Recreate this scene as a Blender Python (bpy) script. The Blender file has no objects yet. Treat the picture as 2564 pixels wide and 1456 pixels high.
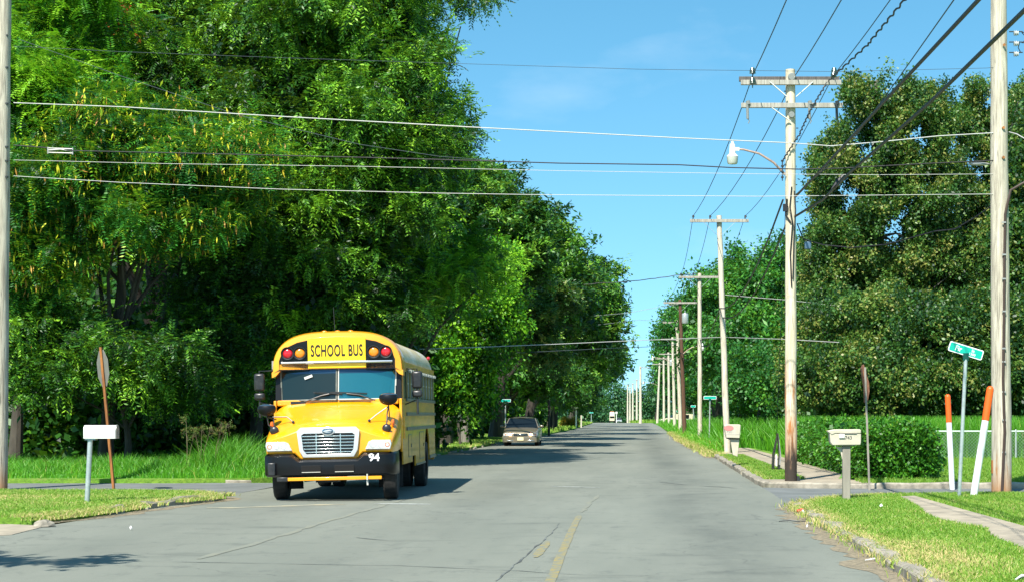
import bpy, bmesh, math, random
import numpy as np
from mathutils import Vector, Matrix

scene = bpy.context.scene
R = math.radians
# ---------------------------------------------------------------- camera
F = 4300.0                      # focal length in units of a 2563 px wide frame
CX, CY, HC = 1590.0, 1035.0, 1.6
cam_data = bpy.data.cameras.new("camera")
cam = bpy.data.objects.new("camera", cam_data)
scene.collection.objects.link(cam)
cam.location = (0, 0, HC)
cam.rotation_euler = (R(90), 0, 0)
cam_data.sensor_width = 36.0
cam_data.lens = 36.0 * F / 2563.0
cam_data.shift_x = (1281.5 - CX) / 2563.0
cam_data.shift_y = (CY - 728.0) / 2563.0
cam_data.clip_start = 0.1
cam_data.clip_end = 6000
scene.camera = cam
# ---------------------------------------------------------------- light
SUN_EL, SUN_AZ = 50.0, 199.0     # azimuth clockwise from +Y: behind the camera, to its left
world = bpy.data.worlds.new("World")
scene.world = world
world.use_nodes = True
wn = world.node_tree
wn.nodes.clear()
sky = wn.nodes.new("ShaderNodeTexSky")
sky.sky_type = 'NISHITA'
sky.sun_disc = False
sky.sun_elevation = R(SUN_EL)
sky.sun_rotation = R(SUN_AZ)
sky.altitude = 50
sky.air_density = 1.0
sky.dust_density = 0.25
sky.ozone_density = 2.2
hs = wn.nodes.new("ShaderNodeHueSaturation")
hs.inputs['Hue'].default_value = 0.476
hs.inputs['Saturation'].default_value = 1.24
hs.inputs['Value'].default_value = 1.55
bg = wn.nodes.new("ShaderNodeBackground")
bg.inputs['Strength'].default_value = 0.072
wo = wn.nodes.new("ShaderNodeOutputWorld")
wn.links.new(sky.outputs[0], hs.inputs['Color'])
stc = wn.nodes.new("ShaderNodeTexCoord"); smp = wn.nodes.new("ShaderNodeMapping")
smp.inputs['Location'].default_value = (0, 0, .12)
wn.links.new(stc.outputs['Generated'], smp.inputs[0]); wn.links.new(smp.outputs[0], sky.inputs[0])
# very faint high wisps of cloud
cn = wn.nodes.new("ShaderNodeTexNoise"); cn.inputs['Scale'].default_value = 5.0; cn.inputs['Detail'].default_value = 7; cn.inputs['Roughness'].default_value = .55
cm = wn.nodes.new("ShaderNodeMapping"); cm.inputs['Scale'].default_value = (1, 1, 2.6); cm.inputs['Location'].default_value = (.35, .2, .1)
cr_ = wn.nodes.new("ShaderNodeMapRange"); cr_.inputs['From Min'].default_value = .55; cr_.inputs['From Max'].default_value = .80; cr_.inputs['To Max'].default_value = .22
cx_ = wn.nodes.new("ShaderNodeMix"); cx_.data_type = 'RGBA'; cx_.inputs[7].default_value = (9, 10, 11, 1)
wn.links.new(stc.outputs['Generated'], cm.inputs[0]); wn.links.new(cm.outputs[0], cn.inputs['Vector']); wn.links.new(cn.outputs['Fac'], cr_.inputs['Value'])
wn.links.new(cr_.outputs[0], cx_.inputs[0]); wn.links.new(hs.outputs[0], cx_.inputs[6]); wn.links.new(cx_.outputs[2], bg.inputs[0])
wn.links.new(bg.outputs[0], wo.inputs[0])
sun_data = bpy.data.lights.new("sun", 'SUN')
sun_data.energy = 5.0
sun_data.angle = R(0.53)
sun_data.color = (1.0, 0.955, 0.86)
sun = bpy.data.objects.new("sun", sun_data)
scene.collection.objects.link(sun)
_d = Vector((math.sin(R(SUN_AZ)) * math.cos(R(SUN_EL)), math.cos(R(SUN_AZ)) * math.cos(R(SUN_EL)), math.sin(R(SUN_EL))))
sun.rotation_euler = _d.to_track_quat('Z', 'Y').to_euler()
sun.location = (-20, -40, 60)
scene.view_settings.view_transform = 'Standard'
scene.view_settings.look = 'None'
scene.view_settings.exposure = 0.86
scene.view_settings.gamma = 1.0
scene.render.engine = 'CYCLES'
scene.cycles.max_bounces = 6
scene.cycles.transparent_max_bounces = 8
scene.cycles.diffuse_bounces = 1
scene.cycles.glossy_bounces = 3
scene.cycles.transmission_bounces = 4
scene.cycles.use_denoising = True

# ---------------------------------------------------------------- helpers
def at(x, y, Y):
    """world point at depth Y seen at photo pixel (x, y) of a 2563 px wide picture"""
    return Vector(((x - CX) / F * Y, Y, HC - (y - CY) / F * Y))

def gnd(x, y, z=0.0):
    Y = F * (HC - z) / (y - CY)
    return Vector(((x - CX) / F * Y, Y, z))

def gz(Y):
    return 0.0 if Y < 300 else -(min(Y, 900) - 300) * 0.0048

def link(o, parent=None):
    scene.collection.objects.link(o)
    if parent is not None:
        o.parent = parent
    return o

def tag(o, label=None, cat=None, group=None, kind=None):
    if label: o['label'] = label
    if cat: o['category'] = cat
    if group: o['group'] = group
    if kind: o['kind'] = kind
    return o

def thing(name, label, cat, loc=(0, 0, 0), rz=0.0, group=None):
    o = bpy.data.objects.new(name, None)
    link(o)
    o.location = loc
    o.rotation_euler = (0, 0, rz)
    o.empty_display_size = 0.2
    return tag(o, label, cat, group)

def copy_tree(o, parent=None):
    c = o.copy()
    link(c)
    c.parent = parent
    if parent is not None:
        c.matrix_parent_inverse = o.matrix_parent_inverse.copy()
    for ch in list(o.children):
        copy_tree(ch, c)
    return c

class MB:
    def __init__(s):
        s.v = []; s.f = []; s.m = []; s.sm = []
    def add(s, vs, fs, m=0, smooth=False):
        b = len(s.v)
        s.v.extend([tuple(p) for p in vs])
        for f in fs:
            s.f.append([b + i for i in f]); s.m.append(m); s.sm.append(smooth)
        return s
    def box(s, c, d, m=0, rot=None):
        x, y, z = d[0] / 2, d[1] / 2, d[2] / 2
        vs = [Vector((sx * x, sy * y, sz * z)) for sz in (-1, 1) for sx, sy in ((-1, -1), (1, -1), (1, 1), (-1, 1))]
        if rot is not None:
            vs = [rot @ v for v in vs]
        vs = [v + Vector(c) for v in vs]
        return s.add(vs, [(0, 3, 2, 1), (4, 5, 6, 7), (0, 1, 5, 4), (1, 2, 6, 5), (2, 3, 7, 6), (3, 0, 4, 7)], m)
    def beam(s, a, b, w, h, m=0):
        a = Vector(a); b = Vector(b); d = b - a
        q = d.to_track_quat('Y', 'Z').to_matrix()
        return s.box((a + b) / 2, (w, d.length, h), m, q)
    def tube(s, pts, r, seg=8, m=0, caps=True, smooth=True):
        pts = [Vector(p) for p in pts]
        n = len(pts)
        rs = r if isinstance(r, (list, tuple)) else [r] * n
        rings = []
        prev = None
        for i, p in enumerate(pts):
            if i == 0: d = pts[1] - pts[0]
            elif i == n - 1: d = pts[-1] - pts[-2]
            else: d = (pts[i + 1] - pts[i - 1])
            d.normalize()
            if prev is None:
                up = Vector((0, 0, 1)) if abs(d.z) < .9 else Vector((0, 1, 0))
                u = d.cross(up).normalized()
            else:
                u = (prev - d * prev.dot(d))
                u = u.normalized() if u.length > 1e-6 else d.orthogonal().normalized()
            prev = u
            w = d.cross(u)
            rings.append([p + (u * math.cos(2 * math.pi * k / seg) + w * math.sin(2 * math.pi * k / seg)) * rs[i] for k in range(seg)])
        vs = [v for rg in rings for v in rg]
        fs = []
        for i in range(n - 1):
            for k in range(seg):
                a, b = i * seg + k, i * seg + (k + 1) % seg
                fs.append((a, a + seg, b + seg, b))
        s.add(vs, fs, m, smooth)
        if caps:
            s.add(rings[0], [tuple(range(seg))], m)
            s.add(rings[-1], [tuple(reversed(range(seg)))], m)
        return s
    def lathe(s, prof, seg=24, m=0, axis='Z', c=(0, 0, 0), smooth=True, mats=None):
        """prof: list of (r, h)"""
        c = Vector(c)
        def P(r, h, a):
            x, y = r * math.cos(a), r * math.sin(a)
            if axis == 'Z': return c + Vector((x, y, h))
            if axis == 'X': return c + Vector((h, x, y))
            return c + Vector((x, h, y))
        vs = [P(r, h, 2 * math.pi * k / seg) for r, h in prof for k in range(seg)]
        for i in range(len(prof) - 1):
            fs = []
            for k in range(seg):
                a, b = i * seg + k, i * seg + (k + 1) % seg
                fs.append((a, b, b + seg, a + seg))
            b0 = len(s.v)
            mm = mats[i] if mats else m
            ring = vs[i * seg:(i + 2) * seg]
            s.add(ring, [tuple(j - i * seg for j in f) for f in fs], mm, smooth)
        return s
    def prism(s, poly, depth, axis='Y', off=0.0, m=0):
        """poly in 2D; extruded along axis from off to off+depth. axis Y: poly=(x,z); X: (y,z); Z: (x,y)"""
        def P(a, b, t):
            if axis == 'Y': return (a, t, b)
            if axis == 'X': return (t, a, b)
            return (a, b, t)
        n = len(poly)
        vs = [P(a, b, off) for a, b in poly] + [P(a, b, off + depth) for a, b in poly]
        fs = [tuple(range(n)), tuple(reversed(range(n, 2 * n)))]
        for i in range(n):
            j = (i + 1) % n
            fs.append((i, i + n, j + n, j))
        return s.add(vs, fs, m)
    def ball(s, c, r, seg=16, rings=10, m=0, zmin=-1.0, zmax=1.0, rot=None):
        c = Vector(c)
        if not isinstance(r, (tuple, list)): r = (r, r, r)
        a0 = math.asin(zmin); a1 = math.asin(zmax)
        vs = []; fs = []
        for i in range(rings + 1):
            a = a0 + (a1 - a0) * i / rings
            for k in range(seg):
                t = 2 * math.pi * k / seg
                p = Vector((math.cos(a) * math.cos(t) * r[0], math.cos(a) * math.sin(t) * r[1], math.sin(a) * r[2]))
                if rot is not None: p = rot @ p
                vs.append(c + p)
        for i in range(rings):
            for k in range(seg):
                a, b = i * seg + k, i * seg + (k + 1) % seg
                fs.append((a, b, b + seg, a + seg))
        return s.add(vs, fs, m, True)
    def loft(s, secs, m=0, smooth=True, closed=False, caps=False):
        n = len(secs[0])
        vs = [v for sec in secs for v in sec]
        fs = []
        for i in range(len(secs) - 1):
            for k in range(n if closed else n - 1):
                a, b = i * n + k, i * n + (k + 1) % n
                fs.append((a, b, b + n, a + n))
        s.add(vs, fs, m, smooth)
        if caps:
            s.add(secs[0], [tuple(reversed(range(n)))], m)
            s.add(secs[-1], [tuple(range(n))], m)
        return s
    def build(s, name, mats, parent=None, bevel=0.0, sub=0, angle=35, fix=True, loc=None):
        me = bpy.data.meshes.new(name)
        me.from_pydata(s.v, [], s.f)
        if not isinstance(mats, (list, tuple)): mats = [mats]
        for m in mats: me.materials.append(m)
        me.polygons.foreach_set('material_index', s.m)
        me.polygons.foreach_set('use_smooth', [True] * len(s.f) if (bevel or sub) else s.sm)
        if fix:
            bm = bmesh.new(); bm.from_mesh(me)
            bmesh.ops.remove_doubles(bm, verts=bm.verts, dist=1e-5)
            bmesh.ops.recalc_face_normals(bm, faces=bm.faces)
            bm.to_mesh(me); bm.free()
        me.update()
        if any(s.sm) or bevel or sub:
            me.set_sharp_from_angle(angle=R(angle))
        o = bpy.data.objects.new(name, me)
        link(o, parent)
        if loc is not None: o.location = loc
        if bevel:
            b = o.modifiers.new("bevel", 'BEVEL'); b.width = bevel; b.segments = 2; b.limit_method = 'ANGLE'; b.angle_limit = R(40)
        if sub:
            b = o.modifiers.new("sub", 'SUBSURF'); b.levels = sub; b.render_levels = sub
        return o

def text_mesh(txt, size, depth=0.004, sx=1.0, bold=0.0, spacing=1.0):
    cu = bpy.data.curves.new("lettering", 'FONT')
    cu.body = txt; cu.size = size; cu.extrude = depth / 2; cu.offset = bold
    cu.align_x = 'CENTER'; cu.align_y = 'CENTER'; cu.space_character = spacing
    o = bpy.data.objects.new("tmp_text", cu)
    scene.collection.objects.link(o)
    dg = bpy.context.evaluated_depsgraph_get()
    me = bpy.data.meshes.new_from_object(o.evaluated_get(dg))
    bpy.data.objects.remove(o)
    me.transform(Matrix.Diagonal((sx, 1, 1, 1)))
    return me

def lettering(txt, size, m, parent, loc, rot=(R(90), 0, 0), sx=1.0, bold=0.0, spacing=1.0, name='lettering', depth=.004):
    me = text_mesh(txt, size, depth, sx, bold, spacing)
    me.materials.clear(); me.materials.append(m)
    o = bpy.data.objects.new(name, me)
    link(o, parent)
    o.location = loc; o.rotation_euler = rot
    return o

# ---------------------------------------------------------------- materials
def newmat(name):
    m = bpy.data.materials.new(name); m.use_nodes = True
    nt = m.node_tree; nt.nodes.clear()
    out = nt.nodes.new('ShaderNodeOutputMaterial')
    b = nt.nodes.new('ShaderNodeBsdfPrincipled')
    nt.links.new(b.outputs[0], out.inputs[0])
    return m, nt, b, out

def N(nt, typ, **kw):
    n = nt.nodes.new(typ)
    for k, v in kw.items():
        if k in n.inputs.keys() if hasattr(n.inputs, 'keys') else False: n.inputs[k].default_value = v
        else: setattr(n, k, v)
    return n

def noise(nt, scale, detail=4, rough=.6, vec=None, stretch=None, coord='Object', lo=.35, hi=.65):
    tc = nt.nodes.new('ShaderNodeTexCoord')
    src = tc.outputs[coord]
    if stretch:
        mp = nt.nodes.new('ShaderNodeMapping'); mp.inputs['Scale'].default_value = stretch
        nt.links.new(src, mp.inputs[0]); src = mp.outputs[0]
    n = nt.nodes.new('ShaderNodeTexNoise')
    n.inputs['Scale'].default_value = scale; n.inputs['Detail'].default_value = detail; n.inputs['Roughness'].default_value = rough
    nt.links.new(src, n.inputs['Vector'])
    mr = nt.nodes.new('ShaderNodeMapRange')
    mr.inputs['From Min'].default_value = lo; mr.inputs['From Max'].default_value = hi
    nt.links.new(n.outputs['Fac'], mr.inputs['Value'])
    return mr.outputs[0], n.outputs['Fac']

def mix(nt, fac, a, b, mode='MIX'):
    n = nt.nodes.new('ShaderNodeMix'); n.data_type = 'RGBA'; n.blend_type = mode
    for sock, val in ((n.inputs[0], fac), (n.inputs[6], a), (n.inputs[7], b)):
        if hasattr(val, 'is_linked') or hasattr(val, 'links'): nt.links.new(val, sock)
        elif isinstance(val, (int, float)): sock.default_value = val
        else: sock.default_value = (*val[:3], 1)
    return n.outputs[2]

def bump(nt, b, h, strength=.3, dist=.02):
    n = nt.nodes.new('ShaderNodeBump'); n.inputs['Strength'].default_value = strength; n.inputs['Distance'].default_value = dist
    nt.links.new(h, n.inputs['Height']); nt.links.new(n.outputs[0], b.inputs['Normal'])
    return n

def pmat(name, col, rough=.5, metal=0.0, col2=None, scale=3.0, stretch=None, bmp=0.0, coat=0.0, spec=None, emit=None, lo=.35, hi=.65, bscale=None):
    m, nt, b, out = newmat(name)
    b.inputs['Base Color'].default_value = (*col, 1)
    b.inputs['Roughness'].default_value = rough
    b.inputs['Metallic'].default_value = metal
    if coat: b.inputs['Coat Weight'].default_value = coat; b.inputs['Coat Roughness'].default_value = .06
    if spec is not None: b.inputs['Specular IOR Level'].default_value = spec
    if emit: b.inputs['Emission Color'].default_value = (*emit[0], 1); b.inputs['Emission Strength'].default_value = emit[1]
    if col2:
        f, raw = noise(nt, scale, stretch=stretch, lo=lo, hi=hi)
        nt.links.new(mix(nt, f, col, col2), b.inputs['Base Color'])
        if bmp:
            if bscale:
                f, raw = noise(nt, bscale, stretch=stretch)
            bump(nt, b, raw, bmp)
    return m

M = {}
M['yellow'] = pmat('school_bus_yellow', (.90, .375, .003), .30, col2=(.80, .31, .006), scale=1.3, coat=.7)
M['yellow_shaded'] = pmat('shaded_side_yellow', (.66, .33, .008), .42, col2=(.38, .22, .02), scale=2.2, stretch=(1, .6, 3), coat=.25)  # bus yellow with side-wall shade painted into the colour, plus slight grime
M['orange_vent'] = pmat('vent_yellow', (.9, .36, .01), .4)
M['black'] = pmat('black_plastic', (.014, .014, .015), .35, col2=(.03, .03, .03), scale=9)
M['black_gloss'] = pmat('black_gloss', (.006, .006, .007), .34, spec=.25, coat=.12)
M['rubber'] = pmat('tyre_rubber', (.014, .014, .014), .8, col2=(.03, .028, .026), scale=14, bmp=.2)
M['chrome'] = pmat('chrome', (.82, .82, .80), .16, 1.0)
M['rail'] = pmat('rub_rail_grey', (.10, .115, .10), .45, col2=(.17, .18, .15), scale=6)
M['white_roof'] = pmat('white_roof_paint', (.66, .63, .52), .5, col2=(.50, .38, .14), scale=1.6, stretch=(1, .5, 2.4))
M['red_lens'] = pmat('red_lens', (.52, .012, .02), .2, coat=.6)
M['amber_lens'] = pmat('amber_lens', (.82, .24, .01), .2, coat=.6)
M['lens'] = pmat('clear_lens', (.80, .80, .76), .08, .25, col2=(.50, .50, .48), scale=22, coat=1.0)
M['lettering'] = pmat('black_lettering', (.02, .012, .006), .5)
M['white'] = pmat('white_paint', (.80, .80, .77), .38, col2=(.68, .67, .62), scale=3)
M['white_letter'] = pmat('white_letters', (.85, .85, .85), .5)
M['beige'] = pmat('beige_plastic', (.56, .51, .40), .5, col2=(.46, .42, .32), scale=5)
M['grey_post'] = pmat('grey_brown_post', (.22, .20, .16), .75, col2=(.30, .27, .22), scale=7, stretch=(1, 1, .2), bmp=.2)
M['galv'] = pmat('galvanised_steel', (.42, .47, .46), .42, .5, col2=(.56, .6, .58), scale=16)
M['rust'] = pmat('rusted_steel', (.38, .15, .035), .8, col2=(.20, .075, .02), scale=9, stretch=(1, 1, .25), bmp=.2)
M['brown_sign'] = pmat('brown_rusty_sign', (.13, .05, .03), .8, col2=(.22, .10, .05), scale=14)
M['sign_back'] = pmat('aluminium_back', (.38, .38, .36), .5, .4, col2=(.28, .28, .27), scale=6)
M['green_sign'] = pmat('green_sign', (.0, .40, .30), .42)
M['green_dark'] = pmat('dark_green_bracket', (.0, .06, .045), .4)
M['orange'] = pmat('marker_orange', (.92, .12, .01), .45)
M['pvc'] = pmat('marker_white', (.84, .84, .84), .4, col2=(.74, .74, .72), scale=5)
M['cable'] = pmat('black_cable', (.008, .008, .010), .5)
M['wire_blue'] = pmat('dull_conductor', (.03, .05, .06), .6)
M['wire_white'] = pmat('bright_aluminium_wire', (.56, .55, .52), .35, .3)
M['porcelain'] = pmat('porcelain', (.55, .57, .55), .25)
M['dark_metal'] = pmat('dark_hardware', (.04, .045, .045), .5, .5)
M['lamp_glass'] = pmat('frosted_refractor', (.50, .52, .44), .25, coat=.6)
M['concrete'] = pmat('old_concrete', (.40, .34, .25), .9, col2=(.25, .215, .16), scale=2.5, bmp=.5)
M['kerb'] = pmat('weathered_kerb', (.37, .33, .26), .9, col2=(.17, .155, .12), scale=4.5, bmp=.6)
M['asphalt_old'] = pmat('side_street_asphalt', (.17, .18, .175), .85, col2=(.115, .125, .12), scale=1.2, bmp=.25)
M['litter_white'] = pmat('litter_paper', (.78, .78, .76), .6)
M['litter_red'] = pmat('litter_red', (.75, .04, .04), .5)
M['bark'] = pmat('bark', (.075, .062, .048), .9, col2=(.035, .03, .024), scale=5, stretch=(1, 1, .25), bmp=.6)
M['bark_pale'] = pmat('pale_bark', (.22, .20, .17), .9, col2=(.11, .10, .08), scale=5, stretch=(1, 1, .25), bmp=.5)
M['silver'] = pmat('champagne_paint', (.27, .235, .165), .32, .5, col2=(.24, .21, .15), coat=.6)
M['glass_dark'] = pmat('dark_glass', (.006, .010, .013), .12, spec=.22)
M['headlight_on'] = pmat('lit_headlight', (.9, .6, .4), .2, emit=((1.0, .45, .20), 9.0))
M['plate'] = pmat('pale_plate', (.75, .70, .42), .5)
M['interior'] = pmat('dark_interior', (.02, .022, .022), .8)

def sky_glass(name, tint, amount, body):
    m, nt, b, out = newmat(name)
    b.inputs['Base Color'].default_value = (*body, 1); b.inputs['Roughness'].default_value = .3; b.inputs['Specular IOR Level'].default_value = .15
    g = nt.nodes.new('ShaderNodeBsdfGlossy'); g.inputs['Color'].default_value = (*tint, 1); g.inputs['Roughness'].default_value = .04
    mx = nt.nodes.new('ShaderNodeMixShader'); mx.inputs[0].default_value = amount
    nt.links.new(b.outputs[0], mx.inputs[1]); nt.links.new(g.outputs[0], mx.inputs[2]); nt.links.new(mx.outputs[0], out.inputs[0])
    return m
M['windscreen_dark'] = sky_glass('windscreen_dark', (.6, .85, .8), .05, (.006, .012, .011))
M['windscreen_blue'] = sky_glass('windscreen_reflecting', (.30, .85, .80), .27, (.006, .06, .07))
M['side_glass'] = sky_glass('side_window_glass', (.7, .8, .75), .10, (.03, .038, .03))

def wood(name, base, streak, patch=None, pz=(0, 4)):
    m, nt, b, out = newmat(name)
    b.inputs['Roughness'].default_value = .85
    f, raw = noise(nt, 9, 6, .65, stretch=(2.2, 2.2, .14))
    c = mix(nt, f, base, streak)
    f2, raw2 = noise(nt, 30, 3, .6, stretch=(2, 2, .06), lo=.58, hi=.68)
    c = mix(nt, f2, c, tuple(k * .32 for k in streak))
    if patch:
        tc = nt.nodes.new('ShaderNodeTexCoord'); sp = nt.nodes.new('ShaderNodeSeparateXYZ')
        nt.links.new(tc.outputs['Object'], sp.inputs[0])
        for (col, z0, z1, lo, hi) in patch:
            mr = nt.nodes.new('ShaderNodeMapRange'); mr.inputs['From Min'].default_value = z1; mr.inputs['From Max'].default_value = z0
            nt.links.new(sp.outputs[2], mr.inputs['Value'])
            g, _ = noise(nt, 7, 5, .6, stretch=(1.6, 1.6, .22), lo=lo, hi=hi)
            ml = nt.nodes.new('ShaderNodeMath'); ml.operation = 'ADD'; ml.use_clamp = True
            ms = nt.nodes.new('ShaderNodeMath'); ms.operation = 'SUBTRACT'; ms.inputs[1].default_value = 1.0
            m2 = nt.nodes.new('ShaderNodeMath'); m2.operation = 'MULTIPLY'; m2.inputs[1].default_value = 2.0; m2.use_clamp = False
            nt.links.new(mr.outputs[0], m2.inputs[0]); nt.links.new(m2.outputs[0], ml.inputs[0])
            nt.links.new(g, ms.inputs[0]); nt.links.new(ms.outputs[0], ml.inputs[1])
            c = mix(nt, ml.outputs[0], c, col)
    nt.links.new(c, b.inputs['Base Color'])
    bump(nt, b, raw, .5, .02)
    return m
M['pole_pale'] = wood('weathered_pole_wood', (.68, .63, .51), (.44, .39, .29))
M['pole_near'] = wood('near_pole_wood', (.60, .55, .43), (.30, .26, .20), [((.33, .17, .07), 0, 1.2, .55, .72)])
M['pole_burnt'] = wood('stained_pole_wood', (.70, .63, .47), (.50, .42, .28), [((.40, .16, .05), .0, 3.9, .52, .62), ((.035, .025, .018), .1, 1.3, .35, .55)])
M['pole_brown'] = wood('brown_pole_wood', (.13, .065, .035), (.08, .04, .022))
M['arm_wood'] = wood('crossarm_wood', (.42, .40, .34), (.26, .24, .20))
M['arm_dark'] = wood('dark_crossarm_wood', (.13, .12, .11), (.08, .07, .06))

def leafmat(name, ramp, transl=.25, spec=.36, rough=.46, nscale=.35):
    """ramp: (pos, colour) over the per-spray tint; inner crown sprays get a dark tint standing in for shade"""
    m, nt, b, out = newmat(name)
    at_ = nt.nodes.new('ShaderNodeAttribute'); at_.attribute_name = 'tint'
    cr = nt.nodes.new('ShaderNodeValToRGB')
    el = cr.color_ramp.elements
    while len(el) < len(ramp): el.new(.5)
    for e, (p, c) in zip(el, ramp): e.position = p; e.color = (*c, 1)
    nt.links.new(at_.outputs['Fac'], cr.inputs[0])
    nt.links.new(cr.outputs[0], b.inputs['Base Color'])
    b.inputs['Roughness'].default_value = rough
    b.inputs['Specular IOR Level'].default_value = spec
    t = nt.nodes.new('ShaderNodeBsdfTranslucent')
    sc = mix(nt, .5, cr.outputs[0], (.30, .55, .02))
    nt.links.new(sc, t.inputs[0])
    mx = nt.nodes.new('ShaderNodeMixShader'); mx.inputs[0].default_value = transl
    nt.links.new(b.outputs[0], mx.inputs[1]); nt.links.new(t.outputs[0], mx.inputs[2]); nt.links.new(mx.outputs[0], out.inputs[0])
    return m
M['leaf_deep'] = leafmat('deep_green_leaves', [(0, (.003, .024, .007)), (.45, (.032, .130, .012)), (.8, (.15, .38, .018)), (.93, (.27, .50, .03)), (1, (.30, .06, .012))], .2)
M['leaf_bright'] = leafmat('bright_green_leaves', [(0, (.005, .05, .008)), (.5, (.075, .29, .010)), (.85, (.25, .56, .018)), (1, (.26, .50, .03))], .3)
M['leaf_pod'] = leafmat('yellow_pod_leaves', [(0, (.005, .05, .010)), (.5, (.034, .19, .018)), (.7, (.10, .34, .02)), (.77, (.46, .60, .02)), (.93, (.80, .68, .04)), (1, (.55, .26, .06))], .25)
M['leaf_oak'] = leafmat('street_oak_leaves', [(0, (.004, .034, .012)), (.5, (.042, .160, .018)), (.85, (.16, .38, .028)), (1, (.22, .28, .03))], .2)
M['leaf_brown'] = leafmat('bronze_green_leaves', [(0, (.008, .04, .012)), (.4, (.050, .15, .024)), (.7, (.13, .22, .035)), (.9, (.21, .23, .05)), (1, (.32, .20, .06))], .2, spec=.4)
M['leaf_right'] = leafmat('fresh_green_leaves', [(0, (.016, .09, .022)), (.5, (.036, .18, .028)), (.85, (.08, .28, .025)), (1, (.15, .34, .03))], .25)
M['leaf_hedge'] = leafmat('hedge_leaves', [(0, (.018, .09, .008)), (.5, (.045, .19, .012)), (.85, (.10, .30, .015)), (1, (.20, .33, .03))], .2)
M['leaf_far'] = leafmat('far_leaves', [(0, (.03, .10, .05)), (.5, (.05, .17, .06)), (1, (.10, .24, .06))], .2)
M['grass_short'] = leafmat('lawn_blades', [(0, (.06, .19, .012)), (.45, (.15, .30, .03)), (.72, (.27, .38, .06)), (.86, (.48, .41, .16)), (1, (.62, .48, .22))], .3, spec=.3)
M['grass_tall'] = leafmat('tall_grass_blades', [(0, (.035, .16, .008)), (.5, (.075, .30, .012)), (.85, (.16, .42, .02)), (1, (.42, .42, .10))], .35, spec=.35)

def tint_mesh(name, verts, tint, mat, nper=4):
    """verts (n*nper, 3) -> n quads with a per-face tint"""
    n = len(verts) // nper
    me = bpy.data.meshes.new(name)
    me.vertices.add(len(verts)); me.vertices.foreach_set('co', np.ascontiguousarray(verts, dtype=np.float32).ravel())
    me.loops.add(n * nper); me.loops.foreach_set('vertex_index', np.arange(n * nper, dtype=np.int32))
    me.polygons.add(n)
    me.polygons.foreach_set('loop_start', np.arange(0, n * nper, nper, dtype=np.int32))
    me.polygons.foreach_set('loop_total', np.full(n, nper, dtype=np.int32))
    a = me.attributes.new('tint', 'FLOAT', 'FACE'); a.data.foreach_set('value', np.clip(tint, 0, 1).astype(np.float32))
    me.materials.append(mat)
    me.update(calc_edges=True)
    return me
# ================================================================= setting
def road_left(Y):
    return float(np.interp(Y, [-20, 22, 26, 31, 34, 39.5, 43, 66, 92, 170, 289, 700], [-8.8, -8.8, -8.3, -8.0, -8.0, -7.8, -7.55, -7.5, -7.2, -6.2, -7.2, -30]))
def road_right(Y):
    return float(np.interp(Y, [-20, 28, 33, 36.6, 39, 65, 98, 170, 230, 300, 700], [2.6, 2.6, 2.75, 2.75, 2.75, 2.9, 2.6, 2.9, 3.2, 3.0, -16]))

m, nt, b, out = newmat('ground_soil_grass')
f, raw = noise(nt, .5, 5, .6); f2, raw2 = noise(nt, 9, 5, .7)
c = mix(nt, f, (.075, .18, .02), (.13, .22, .035)); c = mix(nt, f2, c, (.10, .13, .035))
nt.links.new(c, b.inputs['Base Color']); b.inputs['Roughness'].default_value = .95; bump(nt, b, raw2, .6, .05)
M['ground'] = m
m, nt, b, out = newmat('lawn_base')
f, raw = noise(nt, .8, 5, .65, lo=.42, hi=.62); f2, raw2 = noise(nt, 14, 6, .7)
c = mix(nt, f, (.13, .30, .018), (.22, .35, .035)); c = mix(nt, f2, c, (.09, .19, .015))
f3, _ = noise(nt, .6, 4, .7, lo=.60, hi=.70)
c = mix(nt, f3, c, (.38, .32, .12))
nt.links.new(c, b.inputs['Base Color']); b.inputs['Roughness'].default_value = .95; bump(nt, b, raw2, .8, .04)
M['lawn'] = m

# asphalt of the main road
m, nt, b, out = newmat('road_asphalt')
f, raw = noise(nt, 220, 3, .7)
c = mix(nt, f, (.158, .168, .138), (.258, .268, .224))
f, _ = noise(nt, .35, 5, .6, stretch=(1.8, .30, 1))
c = mix(nt, f, c, (.168, .180, .150))
f, _ = noise(nt, 60, 4, .8, lo=.62, hi=.72)
c = mix(nt, f, c, (.34, .34, .29))
f, _ = noise(nt, 2.6, 6, .75, stretch=(1, .5, 1), lo=.55, hi=.7)
c = mix(nt, f, c, (.135, .145, .125))
f, _ = noise(nt, .9, 6, .7, stretch=(.5, 1.4, 1), lo=.56, hi=.74)
c = mix(nt, f, c, (.122, .132, .112))
# worn band down each lane
tc = nt.nodes.new('ShaderNodeTexCoord'); sp = nt.nodes.new('ShaderNodeSeparateXYZ'); nt.links.new(tc.outputs['Object'], sp.inputs[0])
for cx_, w_, amt in ((1.05, 1.1, .62), (-2.9, 1.1, .3), (-6.0, .9, .25)):
    s1 = nt.nodes.new('ShaderNodeMath'); s1.operation = 'SUBTRACT'; s1.inputs[1].default_value = cx_; nt.links.new(sp.outputs[0], s1.inputs[0])
    s2 = nt.nodes.new('ShaderNodeMath'); s2.operation = 'ABSOLUTE'; nt.links.new(s1.outputs[0], s2.inputs[0])
    mr = nt.nodes.new('ShaderNodeMapRange'); mr.inputs['From Min'].default_value = w_; mr.inputs['From Max'].default_value = 0; mr.interpolation_type = 'SMOOTHSTEP'
    mr.inputs['To Max'].default_value = amt; nt.links.new(s2.outputs[0], mr.inputs['Value'])
    g, _ = noise(nt, .5, 5, .7, stretch=(1.2, .5, 1), lo=.3, hi=.7)
    ml = nt.nodes.new('ShaderNodeMath'); ml.operation = 'MULTIPLY'; nt.links.new(mr.outputs[0], ml.inputs[0]); nt.links.new(g, ml.inputs[1])
    c = mix(nt, ml.outputs[0], c, (.062, .070, .062))
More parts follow.
